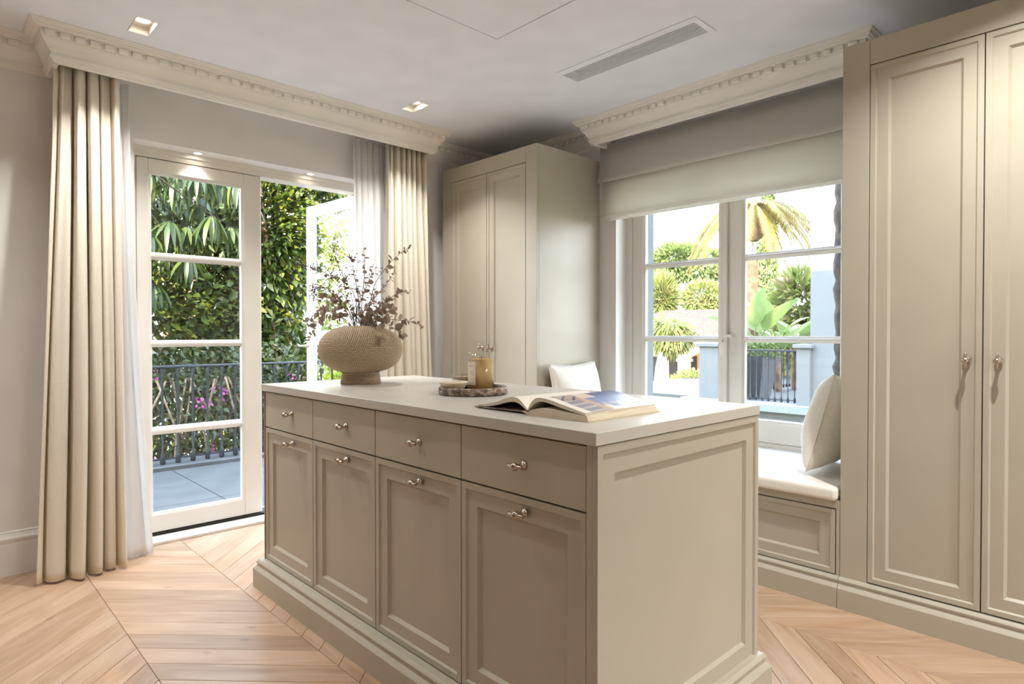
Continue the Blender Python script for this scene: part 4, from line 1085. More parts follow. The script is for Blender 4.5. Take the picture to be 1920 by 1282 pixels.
mb = MB(); mb.box(RX-0.012, -2.8, BZ+0.075, RX+0.012, 5.6, BZ+0.089); mb.build('bottom_rail', M['iron'], rail)
def baluster(h):
    mb = MB(); mb.lathe([(0, 0), (0.020, 0), (0.020, 0.012), (0.024, 0.018), (0.018, 0.045), (0.024, 0.055), (0.014, 0.085), (0.0095, 0.11), (0.0095, h-0.09), (0.016, h-0.07), (0.012, h-0.055), (0.022, h-0.02), (0.022, h), (0, h)], (0, 0, 0), 10); return mb.mesh('baluster', M['iron'])
bal = baluster(0.842-BZ-0.035)
for k in range(-8, 24): place('baluster', bal, rail, (0, 1.559+0.1252*k-2.0, 0))

def cloud(name, mat, P, L, W, parent=None, at_=None, seed=1, droop=0.35, jit=0.35, out=None):
    """many small leaves as one mesh; P (n,3)"""
    g = np.random.default_rng(seed); n = len(P)
    d = g.normal(size=(n, 3)); d[:, 2] -= droop*1.2
    if out is not None: d += np.asarray(out)
    d /= np.linalg.norm(d, axis=1)[:, None]
    a = np.cross(d, g.normal(size=(n, 3))); a /= np.linalg.norm(a, axis=1)[:, None]
    nr = np.cross(d, a)
    l = L*(1-jit+2*jit*g.random(n))[:, None]; w = W*(1-jit+2*jit*g.random(n))[:, None]/2
    V = np.stack([P, P+d*l*.45+a*w+nr*w*.35, P+d*l-nr*l*0.12, P+d*l*.45-a*w+nr*w*.35], 1).reshape(-1, 3)
    off = np.array(at_ if at_ is not None else (tuple(wloc(parent)) if parent else (0, 0, 0)))
    V = V-off
    me = bpy.data.meshes.new(name); i = np.arange(n)*4
    Fc = np.stack([i, i+1, i+2, i, i+2, i+3], 1).reshape(-1)
    me.vertices.add(n*4); me.vertices.foreach_set('co', V.astype('f4').ravel())
    me.loops.add(n*6); me.loops.foreach_set('vertex_index', Fc.astype('i4'))
    me.polygons.add(n*2); me.polygons.foreach_set('loop_start', np.arange(0, n*6, 3, dtype='i4')); me.polygons.foreach_set('loop_total', np.full(n*2, 3, 'i4'))
    me.materials.append(mat); me.update(calc_edges=True); me.validate()
    o = bpy.data.objects.new(name, me); COL.objects.link(o)
    if parent: o.parent = parent
    else: o.location = off
    return o
def blob(n, c, r, seed, shell=0.55):
    g = np.random.default_rng(seed); d = g.normal(size=(n, 3)); d /= np.linalg.norm(d, axis=1)[:, None]
    rad = (shell + (1-shell)*g.random(n)**0.6)[:, None]; return np.array(c) + d*rad*np.array(r)
def boxpts(n, lo, hi, seed):
    g = np.random.default_rng(seed); return np.array(lo)+g.random((n, 3))*(np.array(hi)-np.array(lo))
M['leaf_dark'] = leafmat('glossy_dark_leaf', [srgb(36, 50, 16), srgb(58, 74, 24), srgb(82, 96, 34), srgb(44, 58, 20), srgb(118, 116, 44)], rough=0.42, trans=0.3)
M['leaf_hedge'] = leafmat('hedge_leaf', [srgb(32, 44, 22), srgb(52, 66, 30), srgb(76, 88, 38), srgb(42, 54, 28), srgb(104, 92, 56)], rough=0.45, trans=0.3)
M['leaf_umbrella'] = leafmat('umbrella_leaf', [srgb(34, 50, 20), srgb(48, 66, 26), srgb(84, 94, 36), srgb(38, 56, 24)], rough=0.42, trans=0.35, source='object')
M['leaf_yellow'] = leafmat('yellow_green_leaf', [srgb(150, 160, 40), srgb(190, 190, 60), srgb(120, 140, 40)], rough=0.5, trans=0.4)
M['leaf_weep'] = leafmat('weeping_leaf', [srgb(130, 142, 70), srgb(168, 172, 100), srgb(104, 122, 56)], rough=0.5, trans=0.4)
M['bark'] = noisy('pale_bark', srgb(150, 122, 98), srgb(104, 84, 66), scale=20, rough=0.9, bump=0.4, bscale=30)
M['dark_bark'] = noisy('rough_dark_bark', srgb(62, 48, 36), srgb(26, 20, 16), scale=14, rough=0.95, bump=0.8, bscale=40)
M['flower'] = leafmat('magenta_bract', [srgb(170, 60, 140), srgb(196, 84, 160)], rough=0.6, trans=0.4)

def tree(name, label, base, trunk, crowns, L, W, n, mat, seed, group=None, droop=0.35):
    t = thing(name, base, label, 'tree', group)
    mb = MB()
    for pts, r0, r1 in trunk: mb.tube(pts, [r0+(r1-r0)*i/(len(pts)-1) for i in range(len(pts))], 8)
    mb.build('trunk', M['bark'], t)
    tot = sum(c[3] if len(c) > 3 else 1 for c in crowns)
    P = np.concatenate([blob(int(n*(c[3] if len(c) > 3 else 1)/tot), c[0], c[1], seed+7*i, c[2]) for i, c in enumerate(crowns)])
    o = cloud('crown', mat, P, L, W, t, seed=seed, droop=droop, out=(0.25, -0.3, 0)); o['kind'] = 'stuff'
    return t
# hedge right behind the railing
P = np.concatenate([boxpts(15000, (-7.40, -1.0, -1.2), (-6.62, 3.30, 0.75), 1), boxpts(2500, (-7.4, -1.0, 0.5), (-6.6, 3.1, 1.05), 2)])
P[:, 0] += 0.15*np.sin(P[:, 1]*3.1)+0.1*np.sin(P[:, 2]*4+P[:, 1])
hd = thing('bougainvillea_hedge', (-6.9, 1.2, -1.4), 'dense hedge with a few magenta flowers behind the railing', 'hedge')
o = cloud('foliage', M['leaf_hedge'], P, 0.075, 0.045, hd, seed=3, out=(0.5, -0.2, 0.2)); o['kind'] = 'stuff'
mb = MB(); g_ = random.Random(5)
for k in range(46):
    y = g_.uniform(-0.6, 3.0); x = -6.75+g_.uniform(-.2, .2); z = -1.3; pts = [(x, y, z)]
    for q in range(4): x += g_.uniform(-.1, .1); y += g_.uniform(-.25, .25); z += 0.5; pts.append((x, y, z))
    mb.tube(pts, 0.010, 4)
mb.build('stems', M['bark'], hd)
fp = []
for px, py in ((373, 752), (392, 760), (408, 728), (418, 734), (398, 838), (405, 842), (412, 844), (385, 748), (425, 742), (290, 865), (300, 700), (550, 705)):
    c_ = at(px, py, 'x', -6.42); fp += [c_+Vector((g_.uniform(-.04, .04), g_.uniform(-.04, .04), g_.uniform(-.04, .04))) for _ in range(4)]
o = cloud('flowers', M['flower'], np.array([p[:] for p in fp]), 0.04, 0.032, hd, seed=8, out=(0.8, -0.3, 0)); o['kind'] = 'stuff'
# trees behind the hedge
tree('ficus_tree', 'broad dark-leaved tree filling the closed door panes behind the hedge', (-8.2, 1.6, -2.6),
     [([(-8.2, 1.6, -2.6), (-8.25, 1.7, -0.5), (-8.1, 1.5, 1.2), (-8.3, 1.2, 3.0)], 0.14, 0.05), ([(-8.2, 1.65, 0.2), (-8.0, 2.3, 1.5), (-8.2, 2.7, 2.6)], 0.07, 0.03), ([(-8.2, 1.65, 0.0), (-8.1, 0.8, 1.3), (-8.0, 0.4, 2.4)], 0.07, 0.03)],
     [((-8.1, 1.5, 1.4), (0.9, 1.5, 1.1), 0.3, 2), ((-8.4, 2.2, 2.6), (1.0, 1.4, 1.0), 0.3, 2), ((-8.3, 0.6, 2.5), (1.0, 1.4, 1.1), 0.3, 1.5), ((-8.0, 0.3, 0.8), (0.8, 1.3, 1.2), 0.3, 1)], 0.135, 0.062, 11000, M['leaf_dark'], 31, 'trees beyond the balcony')
tree('laurel_tree', 'slender many-stemmed tree seen through the open door gap', (-7.9, 3.1, -2.6),
     [([(-7.75, 3.2, -2.6), (-7.7, 3.25, 0.2), (-7.75, 3.2, 1.6), (-7.9, 3.0, 4.0)], 0.06, 0.03), ([(-7.9, 3.0, -2.6), (-7.8, 3.35, 0.4), (-7.7, 3.45, 1.5)], 0.05, 0.02), ([(-8.0, 2.9, -2.6), (-7.85, 3.05, 1.0), (-8.0, 3.1, 3.2)], 0.05, 0.02)],
     [((-8.1, 3.2, 2.3), (0.7, 0.72, 1.25), 0.2, 2.2), ((-7.9, 3.25, 0.7), (0.6, 0.60, 1.0), 0.2, 1.6), ((-8.2, 3.9, 3.25), (0.7, 1.0, 0.40), 0.2, 0.9), ((-8.0, 2.8, 1.5), (0.6, 0.7, 1.2), 0.2, 1.2)], 0.13, 0.062, 13000, M['leaf_dark'], 47, 'trees beyond the balcony', 0.6)
tree('garden_tree', 'dark tree mass standing furthest back in the garden behind the doors', (-11.5, 2.4, -2.8),
     [([(-11.5, 2.4, -2.8), (-11.4, 2.6, 1.0), (-11.5, 2.4, 4.0)], 0.2, 0.08)],
     [((-11.4, 3.0, 1.0), (1.0, 2.2, 2.4), 0.3, 1), ((-11.4, 1.6, 2.0), (1.2, 2.6, 1.8), 0.3, 1), ((-11.0, 0.0, 1.0), (1.2, 2.0, 2.2), 0.3, 1), ((-11.2, 4.2, 1.2), (0.9, 1.05, 2.4), 0.2, 1)], 0.2, 0.11, 14000, M['leaf_dark'], 53, 'trees beyond the balcony')
# shrub beside the open leaf
sh = thing('yellow_shrub', (-7.0, 4.0, -1.5), 'bright yellow-green shrub below the open door pane', 'shrub')
o = cloud('foliage', M['leaf_yellow'], np.concatenate([blob(2600, (-7.1, 4.05, 0.15), (0.5, 0.6, 0.75), 61, 0.4)]), 0.07, 0.05, sh, seed=62); o['kind'] = 'stuff'
mb = MB(); mb.tube([(-7.0, 4.0, -1.5), (-7.05, 4.05, 0)], 0.03, 6); mb.build('trunk', M['bark'], sh)
tree('weeping_tree', 'sunlit pale tree against the sky in the open door pane', (-13.0, 6.9, -2.8), [([(-13.0, 6.9, -2.8), (-12.9, 6.9, 1.0), (-13.0, 6.85, 3.6)], 0.12, 0.05)],
     [((-13.0, 6.75, 2.6), (0.6, 0.32, 1.5), 0.2, 1), ((-12.9, 7.1, 0.4), (0.8, 0.7, 1.3), 0.2, 1)], 0.30, 0.06, 2600, M['leaf_weep'], 71, 'trees beyond the balcony', 1.4)
# umbrella tree with drooping whorls, every leaf its own
um = thing('umbrella_tree', (-7.2, 0.2, -2.6), 'umbrella tree with drooping leaf whorls at the top of the closed door', 'tree', 'trees beyond the balcony')
hubs = [(318, 415, 6.5, 1.0), (292, 362, 6.9, .9), (352, 425, 6.7, .95), (398, 405, 6.6, 1.0), (432, 425, 6.9, .9), (330, 332, 6.6, 1.0), (372, 322, 6.4, 1.0), (412, 332, 6.7, 1.0), (446, 338, 6.5, .95), (280, 322, 6.5, 1.0), (290, 533, 6.6, .95), (352, 482, 6.6, .9), (306, 470, 6.9, .9), (380, 372, 7.0, 1.0), (462, 372, 7.0, .9), (300, 300, 6.6, 1.0), (350, 292, 6.5, 1.0), (400, 300, 6.6, 1.0), (340, 372, 7.2, .95), (284, 440, 6.4, .8)]
ulm = [leaf_mesh('leaf', M['leaf_umbrella'], 0.30, 0.050, 0, 0.25, 8, 0.8, dr) for dr in (0.15, 0.35, 0.55)]
ug = random.Random(17); tw = MB(); uw = wloc(um)
for px, py, dep, sc in hubs:
    H = spot(px, py, dep); k = ug.choice([13, 14, 15]); ph = ug.uniform(0, 6)
    root = Vector((-7.3, 0.9+0.15*(H.y-1.5), 2.6)); tw.tube([root, (root+H)/2+Vector((0, 0, 0.35)), H], [0.012, 0.008, 0.005], 6)
    for q in range(k):
        a = ph+2*PI*q/k; el = ug.uniform(-1.15, -0.55)
        d = Vector((math.cos(a)*math.cos(el), math.sin(a)*math.cos(el), math.sin(el)))
        o = bpy.data.objects.new('leaf', ug.choice(ulm)); COL.objects.link(o); o.parent = um; s_ = sc*ug.uniform(0.85, 1.15)
        stalk = H+Vector((math.cos(a), math.sin(a), -0.25))*0.035
        tw.tube([H, stalk], 0.004, 4)
        o.matrix_local = Matrix.Translation(stalk-uw) @ quat_rot(d, 0) @ Matrix.Diagonal((s_, s_, s_, 1))
tw.tube([(-7.2, 0.2, -2.6), (-7.3, 0.4, 0.5), (-7.3, 0.9, 2.6)], [0.12, 0.10, 0.06], 8)
tw.build('trunk', M['dark_bark'], um)
M['soil'] = noisy('garden_ground', srgb(112, 112, 88), srgb(136, 130, 108), scale=0.8, rough=0.95)
mb = MB(); mb.box(-120, -40, -3.2, 60, 160, -2.8); o = mb.build('ground', M['soil'], at=(0, 0, -2.8)); tag(o, 'garden ground below the house', 'ground', kind='structure')

# =================================================================== OUTSIDE, THROUGH THE GARDEN WINDOW
TY = 10.8
M['render'] = noisy('white_render', srgb(110, 111, 110), rough=0.9)
M['ledge'] = noisy('grey_granite', srgb(110, 116, 121), srgb(130, 135, 139), scale=60, rough=0.7)
xe = at(1529, 765, 'y', TY).x; xl = at(1312, 650, 'y', TY).x; xl2 = at(1362, 650, 'y', TY).x; xr0 = at(1494, 700, 'y', TY).x; xr1 = at(1519, 700, 'y', TY).x
zt = at(1430, 752, 'y', TY).z
tw_ = thing('terrace', (xl, TY, -2.8), 'white terrace wall with granite ledge and pillars outside the window', 'terrace', kind='structure')
mb = MB(); mb.bbox(xl-0.3, TY-0.20, zt-0.16, xe, TY+0.2, zt-0.02, 0.01); mb.build('ledge', M['ledge'], tw_)
mb = MB(); mb.panel((xl-0.25, TY-0.06, -2.8), (1, 0, 0), (0, 0, 1), (0, -1, 0), xe-xl+0.12, zt-0.16+2.8, [(0.001, 0), (0.10, 0), (0.105, 0.02)], 0.3); mb.build('base_wall', M['render'], tw_)
mb = MB(); mb.box(xl-3.0, TY+0.2, zt-0.3, xr1+6, TY+7.5, zt-0.03); mb.build('terrace_floor', M['stone'], tw_)
zc = at(1335, 643, 'y', TY).z
for a, b in ((xl, xl2), (xr0, xr1)):
    mb = MB(); mb.box(a, TY-0.02, -2.8, b, TY+0.32, zc-0.07); mb.build('pillar', M['render'], tw_)
    mb = MB(); mb.bbox(a-0.05, TY-0.07, zc-0.07, b+0.05, TY+0.37, zc, 0.01); mb.build('pillar_cap', M['render'], tw_)
mb = MB(); mb.box(xr1-0.02, TY+0.05, -2.8, xr1+6.0, TY+0.40, 8.0); mb.build('house_wall', M['render'], tw_)
tr = thing('terrace_railing', ((xl2+xr0)/2, TY+0.1, zt), 'dark iron railing between the two terrace pillars', 'railing')
zr = at(1430, 656, 'y', TY+0.1).z
mb = MB(); mb.bbox(xl2, TY+0.07, zr-0.02, xr0, TY+0.13, zr+0.01, 0.004); mb.build('top_rail', M['iron'], tr)
mb = MB(); mb.box(xl2, TY+0.09, zt+0.03, xr0, TY+0.11, zt+0.045); mb.build('bottom_rail', M['iron'], tr)
b2 = baluster(zr-zt-0.01)
x = at(1490, 700, 'y', TY+0.1).x; step = (at(1490, 700, 'y', TY+0.1).x-at(1429.5, 700, 'y', TY+0.1).x)/5
while x > xl2+0.02: place('baluster', b2, tr, (x-(xl2+xr0)/2, 0, 0)); x -= step
A = at(1425, 733, 'z', zt+0.02); B = at(1497, 722, 'z', zt+0.02)
fr_ = thing('garden_railing', (A+B)/2, 'dark iron railing on the far side of the terrace', 'railing')
mb = MB(); mb.tube([A+Vector((0, 0, 0.95)), B+Vector((0, 0, 0.95))], 0.03, 6); mb.build('top_rail', M['iron'], fr_)
mb = MB(); mb.tube([A+Vector((0, 0, 0.06)), B+Vector((0, 0, 0.06))], 0.012, 6); mb.build('bottom_rail', M['iron'], fr_)
b3 = baluster(0.94); nb = int((B-A).length/0.16)
for i in range(nb+1): place('baluster', b3, fr_, (A+(B-A)*i/nb)-(A+B)/2)
# planter
pl = at(1412, 745, 'y', TY+0.75); pw = 0.36
ptr = thing('planter', (pl.x, TY+0.75, zt-0.03), 'tall dark square planter with a clipped green shrub behind the railing', 'planter')
mb = MB(); vs = []; h = 0.80
for z, w in ((0, pw*0.62), (h, pw)): vs += [(pl.x-w, TY+0.75-w, zt-0.03+z), (pl.x+w, TY+0.75-w, zt-0.03+z), (pl.x+w, TY+0.75+w, zt-0.03+z), (pl.x-w, TY+0.75+w, zt-0.03+z)]
mb.add(vs, [(3, 2, 1, 0), (4, 5, 6, 7), (0, 1, 5, 4), (1, 2, 6, 5), (2, 3, 7, 6), (3, 0, 4, 7)]); mb.build('pot', noisy('slate_planter', srgb(40, 41, 44), srgb(58, 59, 63), scale=40, rough=0.8, bump=0.3, bscale=60), ptr)
M['leaf_box'] = leafmat('box_leaf', [srgb(64, 84, 40), srgb(110, 126, 60), srgb(88, 106, 48)], trans=0.3)
o = cloud('foliage', M['leaf_box'], boxpts(2600, (pl.x-0.36, TY+0.39, zt+h-0.06), (pl.x+0.42, TY+1.11, zt+h+0.27), 81), 0.05, 0.03, ptr, seed=82); o['kind'] = 'stuff'
# dark palm trunk close to the window
tb = at(1563.5, 640, 'y', 7.0); rr = random.Random(3)
tk = thing('bare_palm_tree', (tb.x+0.20, 7.0, -2.8), 'dark rough palm trunk beside the tall wardrobe edge, outside the window', 'tree')
mb = MB(); prof = []
for i in range(90): prof.append((0.185+0.012*math.sin(i*2.1)+rr.uniform(-0.012, 0.012), -2.8+i*0.09))
mb.lathe(prof, (tb.x+0.20, 7.0, 0), 20)
mb.build('trunk', M['dark_bark'], tk)

# palm with drooping fronds
M['frond'] = leafmat('palm_leaflet', [srgb(118, 106, 50), srgb(156, 132, 74), srgb(92, 96, 46), srgb(172, 146, 88)], rough=0.5, trans=0.4)
M['palm_bark'] = noisy('palm_bark', srgb(112, 84, 64), srgb(78, 58, 44), scale=9, rough=0.9, bump=0.6, bscale=14)
pc = at(1411, 470, 'y', 14.0); ph = at(1412, 418, 'y', 14.0)
pm = thing('palm_tree', (pc.x, 14.0, -2.8), 'sunlit palm tree with drooping golden fronds in the window', 'tree')
mb = MB(); prof = [(0.115+0.008*(i % 2), -2.8+i*0.10) for i in range(58)]
mb.lathe(prof, (pc.x, 14.0, 0), 18); mb.build('trunk', M['palm_bark'], pm)
mb = MB(); mb.lathe([(0.12, ph.z-0.42), (0.26, ph.z-0.30), (0.31, ph.z-0.05), (0.26, ph.z+0.15), (0.12, ph.z+0.5), (0, ph.z+0.55)], (pc.x, 14.0, 0), 18); mb.build('crown_base', M['palm_bark'], pm)
pg = random.Random(9)
for k in range(26):
    a = 2*PI*k/26+pg.uniform(-.1, .1); up = pg.uniform(0.1, 1.0); Lf = pg.uniform(1.7, 2.3); c0 = Vector((pc.x, 14.0, ph.z+0.35))
    pts = []
    for i in range(9):
        s = i/8; rd_ = Lf*(0.75*s); pts.append(c0+Vector((math.cos(a)*rd_, math.sin(a)*rd_, Lf*(up*0.55*s-(0.75+0.25*up)*s*s))))
    mb = MB(); mb.tube(pts, [0.022-0.002*i for i in range(9)], 4)
    C = bez(pts, 5)
    for i in range(4, len(C)-1):
        d = (C[i+1]-C[i]).normalized(); sd = d.cross(Vector((0, 0, 1))).normalized()
        for sg in (-1, 1):
            for e in range(2):
                v = (d*0.7+sd*sg*0.8+Vector((0, 0, -0.55-pg.uniform(0, .4)))).normalized(); ll = 0.42*(1-0.35*abs(i/len(C)-0.5)*2)*pg.uniform(.8, 1.1); wq = d*0.016; b_ = C[i]+(C[i+1]-C[i])*(e*0.5)
                mb.add([b_-wq, b_+wq, b_+v*ll*0.6+wq*0.7+Vector((0, 0, 0.02)), b_+v*ll], [(0, 1, 2, 3)])
    mb.build('frond', M['frond'], pm)
# cypress
cyb = at(1438, 500, 'y', 31.0)
cy_ = thing('cypress_tree', (cyb.x, 31.0, -2.8), 'tall narrow cypress behind the palm', 'tree')
M['leaf_cyp'] = leafmat('cypress_leaf', [srgb(98, 114, 66), srgb(122, 134, 80), srgb(80, 98, 54)], trans=0.2)
g_ = np.random.default_rng(91); n = 6000; hz = g_.random(n)**0.9; th = g_.random(n)*2*PI; rad = (0.62*(1-hz)**0.75+0.03)*(0.75+0.3*g_.random(n))
P = np.stack([cyb.x+1.25*rad*np.cos(th), 31+1.25*rad*np.sin(th), 0.2+hz*9.5], 1)
o = cloud('foliage', M['leaf_cyp'], P, 0.24, 0.13, cy_, seed=92, droop=-1.0); o['kind'] = 'stuff'
mb = MB(); mb.cyl((cyb.x, 31, -2.8), (cyb.x, 31, 8.0), 0.14, 8, 0.03); mb.build('trunk', M['bark'], cy_)
# banana plants, every blade its own leaf
M['banana'] = leafmat('banana_leaf', [srgb(136, 148, 98), srgb(112, 132, 72), srgb(160, 166, 124), srgb(92, 116, 54)], rough=0.45, trans=0.35, source='object')
bm_ = leaf_mesh('leaf', M['banana'], 1.25, 0.46, 0.0, 0.35, 10, 0.62, 0.25); bg = random.Random(13)
spots = [(1415, 640, 12.6), (1455, 650, 13.2), (1490, 648, 13.8), (1510, 600, 14.6)]
for i, (px, py, Y) in enumerate(spots):
    b0 = at(px, py, 'y', Y); t = thing('banana_plant', (b0.x, Y, -2.6), ['pale banana plant below the palm trunk', 'pale banana plant in the middle of the garden view', 'pale banana plant above the far railing', 'pale banana plant beside the white house wall'][i], 'plant', 'banana plants in the garden')
    mb = MB(); mb.tube([(b0.x, Y, -2.6), (b0.x+.05, Y, -0.5), (b0.x, Y, 0.9)], [0.13, 0.11, 0.07], 10); mb.build('stem', M['palm_bark'], t)
    for k in range(8):
        a = 2*PI*k/8+bg.uniform(-.3, .3); el = bg.uniform(0.35, 1.15); d = Vector((math.cos(a)*math.cos(el), math.sin(a)*math.cos(el), math.sin(el))); hb = Vector((b0.x, Y, bg.uniform(0.5, 1.1))); s_ = bg.uniform(0.55, 0.85)
        o = bpy.data.objects.new('leaf', bm_); COL.objects.link(o); o.parent = t
        o.matrix_local = Matrix.Translation(hb+d*0.35-wloc(t)) @ quat_rot(d, bg.uniform(-.6, .6)) @ Matrix.Diagonal((s_, s_, s_, 1))
        mb = MB(); mb.tube([hb, hb+d*0.4], 0.018, 5); mb.build('stalk', M['banana'], t)
# pavilion with arches and tiled roof
AY = 22.0
M['orange'] = noisy('terracotta_wall', srgb(206, 154, 116), rough=0.9); M['cream_out'] = noisy('cream_render', srgb(206, 192, 170), rough=0.9); M['tiles'] = noisy('clay_roof_tile', srgb(82, 56, 43), srgb(62, 40, 30), scale=5, rough=0.9)
pv = thing('garden_pavilion', (-13.4, AY, -2.0), 'cream arcade with clay tiled roof across the garden', 'building')
ze = at(1271, 643, 'y', AY).z; xc0, xc1 = at(1271, 700, 'y', AY).x, at(1286, 700, 'y', AY).x; cwid = xc1-xc0; span = 2.55; zs_ = at(1271, 672, 'y', AY).z
for k, xx in enumerate((xc0-span-cwid, xc0, xc0+span+cwid)):
    mb = MB(); mb.box(xx, AY, -2.0, xx+cwid, AY+0.36, zs_-0.05); mb.build('column', M['cream_out'], pv)
    mb = MB(); mb.bbox(xx-0.07, AY-0.06, zs_-0.12, xx+cwid+0.07, AY+0.42, zs_, 0.02); mb.build('capital', M['cream_out'], pv)
for xx in (xc0-span, xc1, xc1+span+cwid):
    pr_ = [(xx-(cwid/2), zs_), (xx, zs_)]
    for i in range(1, 12): a = i/12; pr_.append((xx+span*a, zs_+0.42*math.sin(PI*a)**0.8))
    pr_ += [(xx+span, zs_), (xx+span+cwid/2, zs_), (xx+span+cwid/2, ze), (xx-cwid/2, ze)]
    mb = MB(); mb.prism(pr_, (0, AY+0.02, 0), (1, 0, 0), (0, 0, 1), (0, 1, 0), 0.32); mb.build('arch', M['cream_out'], pv)
mb = MB(); mb.bbox(xc0-span-1.5, AY-0.35, ze, xc1+span*2+1, AY+0.4, ze+0.12, 0.02); mb.build('eave', M['cream_out'], pv)
mb = MB(); mb.box(xc0-span-1.5, AY+3.2, -2.0, xc1+span*2+1, AY+3.5, ze+0.2); mb.build('rear_wall', M['orange'], pv)
for px in (1226, 1262, 1294):
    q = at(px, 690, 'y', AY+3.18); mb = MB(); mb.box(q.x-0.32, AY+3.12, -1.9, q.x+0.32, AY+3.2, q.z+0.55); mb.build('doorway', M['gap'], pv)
mb = MB(); mb.box(xc0-span-1.5, AY-1, -2.3, xc1+span*2+1, AY+3.5, -2.0); mb.build('pavement', M['cream_out'], pv)
zr_ = at(1330, 581, 'y', AY+5.0).z; x0_, x1_ = xc0-span-1.5, xc1+span*2+1; nx = 300; vs = []; fs = []
for i in range(nx+1):
    xx = x0_+(x1_-x0_)*i/nx; b_ = 0.045*abs(math.sin(PI*(xx-x0_)/0.24))
    for j in range(13): s = j/12; vs.append((xx, AY-0.4+5.4*s, ze+0.12+(zr_-ze-0.12)*s+b_+0.02*(j % 2)))
for i in range(nx):
    for j in range(12): a = i*13+j; fs.append((a, a+13, a+14, a+1))
mb = MB(); mb.add(vs, fs); mb.build('roof', M['tiles'], pv)
# closed parasol
pq = at(1241, 690, 'y', 19.0); pt = at(1241, 655, 'y', 19.0).z; pb = at(1241, 724, 'y', 19.0).z
pa = thing('closed_parasol', (pq.x, 19.0, -2.0), 'closed white parasol in front of the arcade', 'parasol')
mb = MB(); prof = []
vs = []; fs = []; ns_ = 24; lev = [(0.05, pt), (0.10, pt-0.04), (0.15, pt-0.16), (0.13, pt-0.22), (0.20, pt-0.6), (0.26, pb), (0.24, pb-0.03), (0, pb-0.03)]
for i in range(ns_):
    a = 2*PI*i/ns_; w = 1+0.12*math.cos(8*a)
    for r, z in lev: vs.append((pq.x+r*w*math.cos(a), 19+r*w*math.sin(a), z))
for i in range(ns_):
    for k in range(len(lev)-1): a, b_ = i*len(lev)+k, ((i+1) % ns_)*len(lev)+k; fs.append((a, b_, b_+1, a+1))
mb.add(vs, fs, True); mb.build('canopy', noisy('white_canvas', srgb(214, 216, 218), rough=0.9), pa)
mb = MB(); mb.cyl((pq.x, 19, -2.0), (pq.x, 19, pt), 0.03, 8); mb.build('pole', M['nickel'], pa)
# shrubs and trees of the garden
M['leaf_sun'] = leafmat('sunny_shrub_leaf', [srgb(112, 128, 62), srgb(144, 148, 84), srgb(88, 108, 48), srgb(160, 138, 104)], trans=0.35)
M['leaf_tan'] = leafmat('dry_shrub_leaf', [srgb(164, 126, 88), srgb(130, 122, 70), srgb(180, 150, 112), srgb(104, 112, 58)], trans=0.35)
def shrub(name, label, px, py, Y, r, n, L, W, mat, seed, ground=-2.6, cat='shrub', droop=0.2):
    c = at(px, py, 'y', Y); t = thing(name, (c.x, Y, ground), label, cat, 'garden plants beyond the window')
    o = cloud('foliage', mat, np.concatenate([blob(n, (c.x, Y, c.z), r, seed, 0.45), blob(n//2, (c.x+r[0]*.45, Y, c.z-r[2]*.3), (r[0]*.7, r[1]*.7, r[2]*.7), seed+1, 0.45)]), L, W, t, seed=seed, droop=droop); o['kind'] = 'stuff'
    mb = MB(); mb.cyl((c.x, Y, ground), (c.x, Y, c.z), 0.08, 6, 0.03); mb.build('trunk', M['bark'], t); return t
shrub('flowering_shrub', 'sunlit green shrub in front of the arcade column', 1292, 735, 15.5, (0.62, 0.6, 0.62), 2600, 0.09, 0.06, M['leaf_sun'], 101)
shrub('dry_shrub', 'tan dry shrub at the lower left of the garden window', 1235, 760, 15.0, (0.65, 0.5, 0.50), 2200, 0.09, 0.05, M['leaf_tan'], 103)
shrub('oleander_shrub', 'green shrub with reddish tips above the tiled roof', 1318, 560, 30.0, (1.1, 1.0, 0.95), 2400, 0.22, 0.10, M['leaf_sun'], 105)
shrub('weeping_palm_shrub', 'pale weeping palm shrub before the tiled roof', 1252, 618, 18.0, (0.62, 0.5, 0.45), 1300, 0.55, 0.035, M['leaf_sun'], 107, droop=1.6)
shrub('feather_palm_shrub', 'upright feathery palm shrub left of the tiled roof', 1238, 555, 29.5, (0.75, 0.6, 1.0), 1500, 0.6, 0.045, M['leaf_sun'], 109, droop=-0.3)
shrub('umbrella_pine', 'rounded umbrella pine crown against the hazy mountain', 1270, 492, 52.0, (3.0, 2.4, 1.7), 3800, 0.5, 0.25, M['leaf_cyp'], 111, cat='tree')
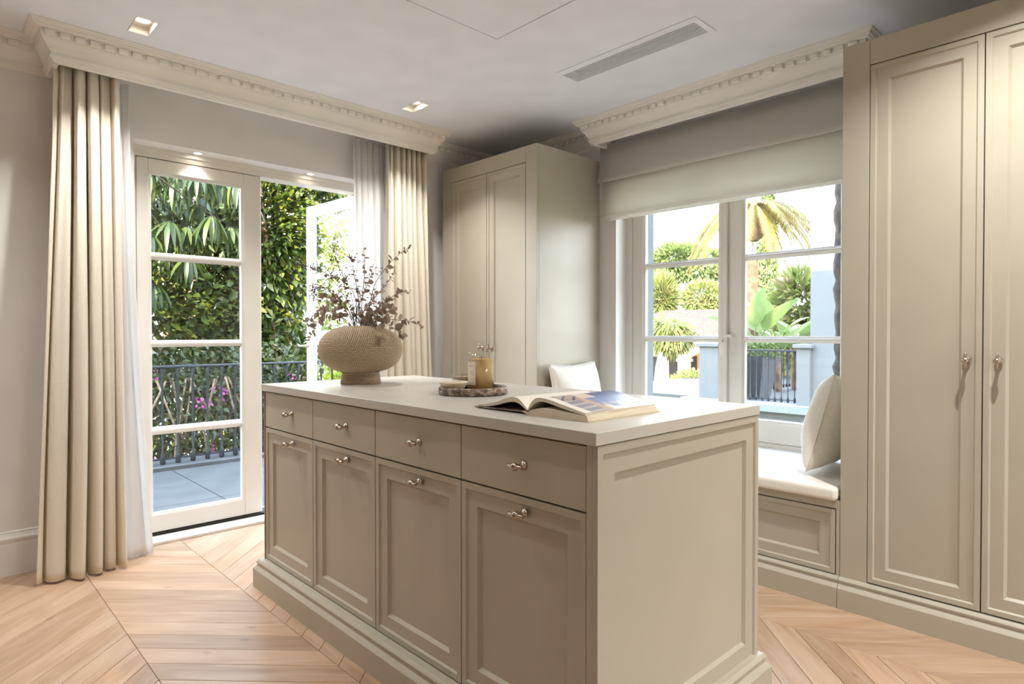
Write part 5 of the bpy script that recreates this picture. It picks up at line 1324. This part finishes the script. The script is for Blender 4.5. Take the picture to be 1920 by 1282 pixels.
shrub('umbrella_pine', 'smaller round pine crown right of the umbrella pine', 1320, 497, 55.0, (2.4, 2.0, 1.4), 2600, 0.5, 0.25, M['leaf_cyp'], 113, cat='tree')
shrub('garden_shrub', 'bright green shrub beside the white house wall', 1500, 600, 17.5, (0.8, 0.7, 1.3), 2200, 0.35, 0.10, M['leaf_sun'], 115, droop=0.5)
shrub('garden_shrub', 'pale green shrub row behind the banana plants', 1450, 640, 19.0, (1.4, 0.9, 0.9), 2400, 0.2, 0.10, M['leaf_sun'], 117)
wl = at(1300, 545, 'y', 42.0); mb = MB(); mb.box(wl.x-2.2, 42, wl.z-4, wl.x+6, 44, wl.z+0.35)
o = mb.build('hillside_house', M['render'], at=(wl.x, 42, wl.z-4)); tag(o, 'white flat house on the hillside above the garden', 'building')
# hillside and hazy mountain
M['haze'] = noisy('rock_haze_tint', srgb(176, 180, 182), srgb(160, 165, 168), scale=0.02, rough=1.0)  # pale tint stands for distance haze over the mountain
def ridge(name, label, Y, pts, mat, depth):
    P = [at(px, py, 'y', Y) for px, py in pts]; rr = random.Random(2); vs = []; fs = []; n = 60
    xs = [p.x for p in P]; zs2 = [p.z for p in P]
    for i in range(n+1):
        x = xs[0]+(xs[-1]-xs[0])*i/n; z = float(np.interp(x, xs, zs2))
        for j in range(9): s = j/8; vs.append((x, Y-depth*(1-s)+depth*0.06*rr.uniform(-1, 1), -6+(z+6)*s**1.1+ (z*0.05*rr.uniform(-1, 1) if 0 < j else 0)))
    for i in range(n):
        for j in range(8): a = i*9+j; fs.append((a, a+9, a+10, a+1))
    mb = MB(); mb.add(vs, fs, True); o = mb.build(name, mat, at=(xs[0], Y, -6)); tag(o, label, 'mountain', kind='structure')
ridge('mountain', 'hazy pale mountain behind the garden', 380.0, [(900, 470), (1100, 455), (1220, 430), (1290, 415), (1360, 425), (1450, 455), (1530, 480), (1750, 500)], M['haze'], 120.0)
ridge('hill', 'low green slope rising behind the garden', 70.0, [(900, 600), (1150, 575), (1300, 560), (1450, 575), (1600, 590), (1800, 600)], M['soil'], 40.0)
